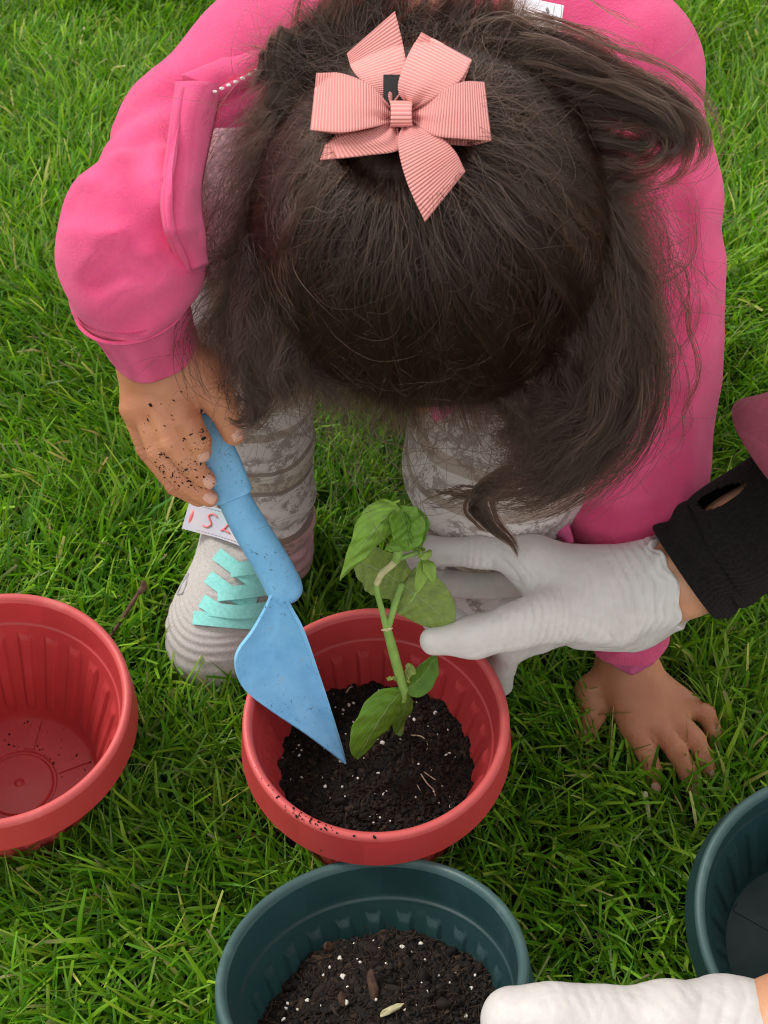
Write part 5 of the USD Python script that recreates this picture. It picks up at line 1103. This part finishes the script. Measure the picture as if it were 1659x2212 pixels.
# hanging mass on the right, falling in front of the arm
lock([(980, 310), (1100, 390), (1200, 500), (1275, 640), (1310, 790)], 2200, 90, 100, 18, 1.9, lift=.002, bunch=130, cw=6, own=.55)
lock([(970, 380), (1090, 480), (1190, 620), (1250, 760), (1220, 880)], 2200, 100, 120, 20, 2.0, lift=.002, bunch=130, cw=6, own=.55)
lock([(1020, 260), (1180, 350), (1275, 480), (1325, 630), (1345, 770), (1300, 900)], 1100, 70, 100, 22, 1.9, lift=.001, lift_sd=.005, bunch=90, cw=5, own=.6, cap=.600)
lock([(1060, 400), (1190, 540), (1280, 720), (1280, 870), (1190, 970), (1090, 1040)], 1500, 120, 110, 24, 2.1, lift=.001, lift_sd=.007, bunch=120, cw=5, own=.6, cap=.607)
lock([(980, 500), (1090, 680), (1170, 820), (1170, 930), (1100, 1000), (1030, 1010)], 1000, 140, 110, 24, 2.1, lift=.0, lift_sd=.007, bunch=90, cw=5, own=.6, cap=.613)
lock([(1280, 600), (1345, 740), (1355, 850), (1315, 950), (1225, 1035), (1120, 1078), (1020, 1085)], 700, 90, 50, 16, 1.8, lift=.0, lift_sd=.005, trim=.3, bunch=36, cw=5, own=.5, cap=.612)
lock([(1120, 1010), (1030, 1060), (960, 1076), (885, 1086)], 90, 40, 24, 8, 1.5, lift=.0, trim=.4, bunch=8, cw=4, depth=[.62, .63, .64, .645])
lock([(1130, 1000), (1035, 1060), (1050, 1130), (1100, 1175), (1127, 1216)], 260, 60, 5, 2, 1.0, lift=.0, trim=.25, bunch=7, cw=5, depth=[.62, .625, .632, .636, .638])
lock([(1080, 1030), (1015, 1090), (1040, 1130), (1090, 1155)], 170, 46, 10, 3, 1.0, lift=.0, trim=.3, bunch=6, cw=5, depth=[.62, .628, .634, .638])
lock([(1380, 640), (1420, 760), (1400, 900), (1320, 1010), (1240, 1060)], 150, 70, 50, 14, 1.6, w=.0002, lift=.0, trim=.4, bunch=9, cw=5, depth=[.60, .605, .61, .617, .62])
lock([(1330, 420), (1420, 540), (1440, 700), (1400, 860)], 120, 100, 80, 34, 1.6, w=.00015, lift=.0, trim=.5, depth=[.585, .590, .60, .61])
for P_ in ([(1290, 520), (1400, 620), (1500, 560), (1510, 440), (1530, 420)], [(1330, 640), (1470, 560), (1500, 640), (1450, 740), (1360, 780)], [(1340, 620), (1420, 560), (1480, 600), (1440, 680)], [(1350, 780), (1450, 740), (1490, 650), (1400, 600)], [(1340, 760), (1420, 700), (1460, 860), (1380, 960)]):
    lock(P_, 6, 30, 30, 8, 1.0, w=.00022, lift=.0, trim=.3, bunch=2, cw=3, depth=[.59, .595, .600, .605])
# curls spread over the back and shoulder at the upper right
for P_, n in (([(960, 160), (1130, 130), (1280, 170), (1390, 205), (1470, 260), (1500, 320), (1485, 365)], 560), ([(1000, 190), (1200, 180), (1330, 200), (1430, 235), (1485, 290), (1470, 345), (1420, 372)], 520), ([(1100, 250), (1230, 235), (1340, 245), (1420, 280), (1425, 335), (1360, 365), (1300, 355)], 480), ([(1180, 300), (1290, 315), (1380, 330), (1400, 300), (1350, 275), (1290, 290)], 320), ([(1200, 360), (1290, 395), (1370, 385), (1420, 350)], 260), ([(1100, 60), (1240, 90), (1360, 150), (1460, 165)], 110), ([(1000, 100), (1150, 100), (1290, 140), (1350, 215)], 420)):
    lock(P_, int(n*.8), 70, 40, 13, 1.4, lift=.0, lift_sd=.005, trim=.35, bunch=max(8, n//20), cw=4.5, own=.55, cap=.590)
# the hair of the back of the head towards the neck
lock([(820, 230), (790, 110), (830, 20), (900, -50)], 1300, 150, 190, 14, 1.4, lift=.002, bunch=80, cw=7, own=.5, trim=.12, cap=.596)
lock([(930, 220), (970, 110), (1000, 30), (1010, -50)], 1300, 150, 130, 14, 1.4, lift=.002, bunch=80, cw=7, own=.5, trim=.12, cap=.596)
# loose curly flyaways
n = 1100; th0 = hr.uniform(0, 2*np.pi, n); rr = np.sqrt(hr.uniform(.08, 1.0, n)); x0, y0 = 930+rr*440*np.cos(th0), 520+rr*430*np.sin(th0)
a0 = np.arctan2(y0-250, x0-867)+hr.normal(0, .8, n); Ln = hr.uniform(90, 420, n); s = np.linspace(0, 1, KH)[None]
cv = hr.normal(0, 1.7, n)[:, None]; ang = a0[:, None]+cv*s+wave(n, .5, 1.2, s); st = Ln[:, None]/KH
X, Y = x0[:, None]+np.cumsum(np.cos(ang)*st, 1), y0[:, None]+np.cumsum(np.sin(ang)*st, 1)
D, _ = hair_depth(X, Y); D = np.minimum(D, .625)
strands(X, Y, D-.004-np.abs(hr.normal(0, .008, (n, 1)))*np.sin(np.pi*s), .00022*hr.uniform(.7, 1.35, n))
all_k[-1] = np.where(hr.uniform(0, 1, n) < .62, 2, 0)
hg = thing('hair', None, None, parent=girl)
cap_m = trimesh.creation.icosphere(5, 1.0); cv_ = np.array(cap_m.vertices); keepf = ~((cv_[cap_m.faces].mean(1)[:, 1] > .60) & (cv_[cap_m.faces].mean(1)[:, 2] < .30))
cvw = Hc+(cv_*hs*(.985+.02*(meshkit.noise(cv_*9, 4)-.5))[:, None])@HA
obj('hair_mass', (cvw, np.array(cap_m.faces)[keepf]), M['hair_base'], hg)
S_ = np.concatenate(all_s); W_ = np.concatenate(all_w)
K_ = np.concatenate(all_k)
for k_, nm_ in enumerate(('hair', 'hair_dark', 'hair_light')): curves('strands', S_[K_ == k_], W_[K_ == k_], M[nm_], hg, kind='stuff')

# ---- ribbon bow
M['ribbon'] = mat('grosgrain_ribbon', {'uv': ('texture_coordinate', {}), 'sx': ('separate_xyz', {}), 'mul': ('math', {'math_type': 'multiply', 'value2': 2*math.pi}), 'si': ('math', {'math_type': 'sine'}), 'g': ('geometry', {}), 'n': ('noise_texture', {'scale': 70, 'detail': 3}),
    'mr': ('map_range', {'from_min': -1, 'from_max': .6, 'to_min': 0, 'to_max': 1, 'clamp': True}), 'mx': ('mix_color', {'a': (.66, .215, .200), 'b': (.88, .365, .335)}), 'b': ('bump', {'strength': .7, 'distance': .0006}), 'p': ('principled_bsdf', {'roughness': .55, 'specular_ior_level': .35, 'sheen_weight': .2, 'sheen_tint': (1, .7, .7)})},
    [('uv.UV', 'sx.vector'), ('sx.x', 'mul.value1'), ('mul.value', 'si.value1'), ('si.value', 'mr.value'), ('mr.result', 'mx.fac'), ('mx.result', 'p.base_color'), ('si.value', 'b.height'), ('b.normal', 'p.normal')])
bow = thing('hair_bow', None, None, parent=girl); bow.SetCustomDataByKey('label', 'salmon pink grosgrain ribbon bow clipped on the crown')
BS = bd/FOC
BN = unit(unit(CAM-ad(867, 245, bd))*.82+unit(V(0, -.25, .97))*.18); BX = unit(V(1, 0, 0)-BN*BN[0]); BY = -np.cross(BN, BX)
if BY@DN < 0: BY = -BY
B0 = ad(867, 247, bd)+BN*.006
def bp(x, y, z): return ad(x, y, min(.75*float(hair_depth(np.array(float(x)), np.array(float(y)))[0])+.25*bd, bd+.034)-.0118-z)
def petal(s0, s1, zf, name, nt=44, ns=17, ribs=26, pleat=.0022, back=None):
    A, C = spline(np.array(s0, float), nt), spline(np.array(s1, float), nt); P = np.zeros((nt, ns, 3)); t = np.linspace(0, 1, nt)
    for i, u in enumerate(t):
        for j_, v in enumerate(np.linspace(0, 1, ns)):
            x, y = A[i]+(C[i]-A[i])*v
            z = zf(u, v)+pleat*math.exp(-u/.22)*math.cos(v*math.pi*4)+.0012*math.sin(math.pi*v)*math.sin(math.pi*min(u*1.2, 1))
            P[i, j_] = bp(x, y, z)
    (vv, ff), uv = thick_sheet(P, .0007); uv = uv.copy(); uv[:, 0] *= ribs; o = obj(name, (vv, ff), M['ribbon'], bow, uv=uv)
    if back:                                          # the ribbon turns over at the outer edge and comes back underneath
        Q = np.zeros((nt//2, ns, 3))
        for i, u in enumerate(np.linspace(0, 1, nt//2)):
            e = 1-u*.85; k = int(e*(nt-1))
            for j_, v in enumerate(np.linspace(0, 1, ns)):
                x, y = A[k]+(C[k]-A[k])*v; x += back[0]*math.sin(min(u*3, 1)*math.pi/2); y += back[1]*math.sin(min(u*3, 1)*math.pi/2)
                Q[i, j_] = bp(x, y, zf(e, v)-back[2]*math.sin(min(u*2.2, 1)*math.pi/2))
        (vv, ff), uv = thick_sheet(Q, .0007); uv = uv.copy(); uv[:, 0] *= ribs*.85; obj('ribbon_underside', (vv, ff), M['ribbon'], o, uv=uv)
    return o
up = lambda h, e: (lambda u, v: .002+h*math.sin(math.pi*min(u, 1)**.8)*.9+e*u)
petal([(838, 226), (796, 190), (762, 152), (749, 116)], [(851, 222), (880, 176), (872, 105), (853, 25)], up(.004, .004), 'ribbon_tail', ribs=30)
petal([(879, 228), (860, 190), (878, 128), (910, 70)], [(889, 238), (935, 214), (990, 178), (1019, 130)], up(.007, .010), 'ribbon_loop', ribs=27, back=(-4, 26, .011))
petal([(845, 232), (800, 186), (740, 160), (684, 158)], [(845, 264), (800, 276), (740, 286), (671, 281)], up(.008, .011), 'ribbon_loop', ribs=30, back=(8, 4, .012))
petal([(890, 232), (948, 200), (1000, 178), (1046, 178)], [(891, 262), (936, 292), (1000, 300), (1061, 304)], up(.008, .010), 'ribbon_loop', ribs=30, back=(-6, 14, .012))
petal([(845, 262), (800, 280), (745, 292), (704, 312)], [(858, 274), (864, 322), (790, 336), (692, 346)], up(.005, .003), 'ribbon_loop', ribs=28, back=(-2, -8, .007))
petal([(872, 266), (860, 310), (878, 390), (918, 480)], [(892, 268), (932, 282), (980, 324), (1005, 371)], up(.007, .008), 'ribbon_tail', ribs=34)
kn = np.zeros((22, 13, 3))
for i, a in enumerate(np.linspace(-.25, math.pi+.25, 22)):
    for j_, v in enumerate(np.linspace(-1, 1, 13)): kn[i, j_] = bp(867+v*25*(1-.10*math.sin(a)), 246-27*math.cos(a), .004+.0085*math.sin(a)**.6 if math.sin(a) > 0 else .002)
(vv, ff), uv = thick_sheet(kn, .0008); uv = uv.copy(); uv[:, 0] *= 11; obj('knot', (vv, ff), M['ribbon'], bow, uv=uv)
cl = trimesh.creation.box([.016, .034, .004]); T4 = np.eye(4); T4[:3, 0], T4[:3, 1], T4[:3, 2], T4[:3, 3] = BX, BY, BN, bp(865, 246, -.002); cl.apply_transform(T4)
M['clip'] = plain('dark_clip', (.02, .018, .018), .5, .4, noise=(900, .6)); obj('clip', cl, M['clip'], bow, smooth=False)
build_grass()
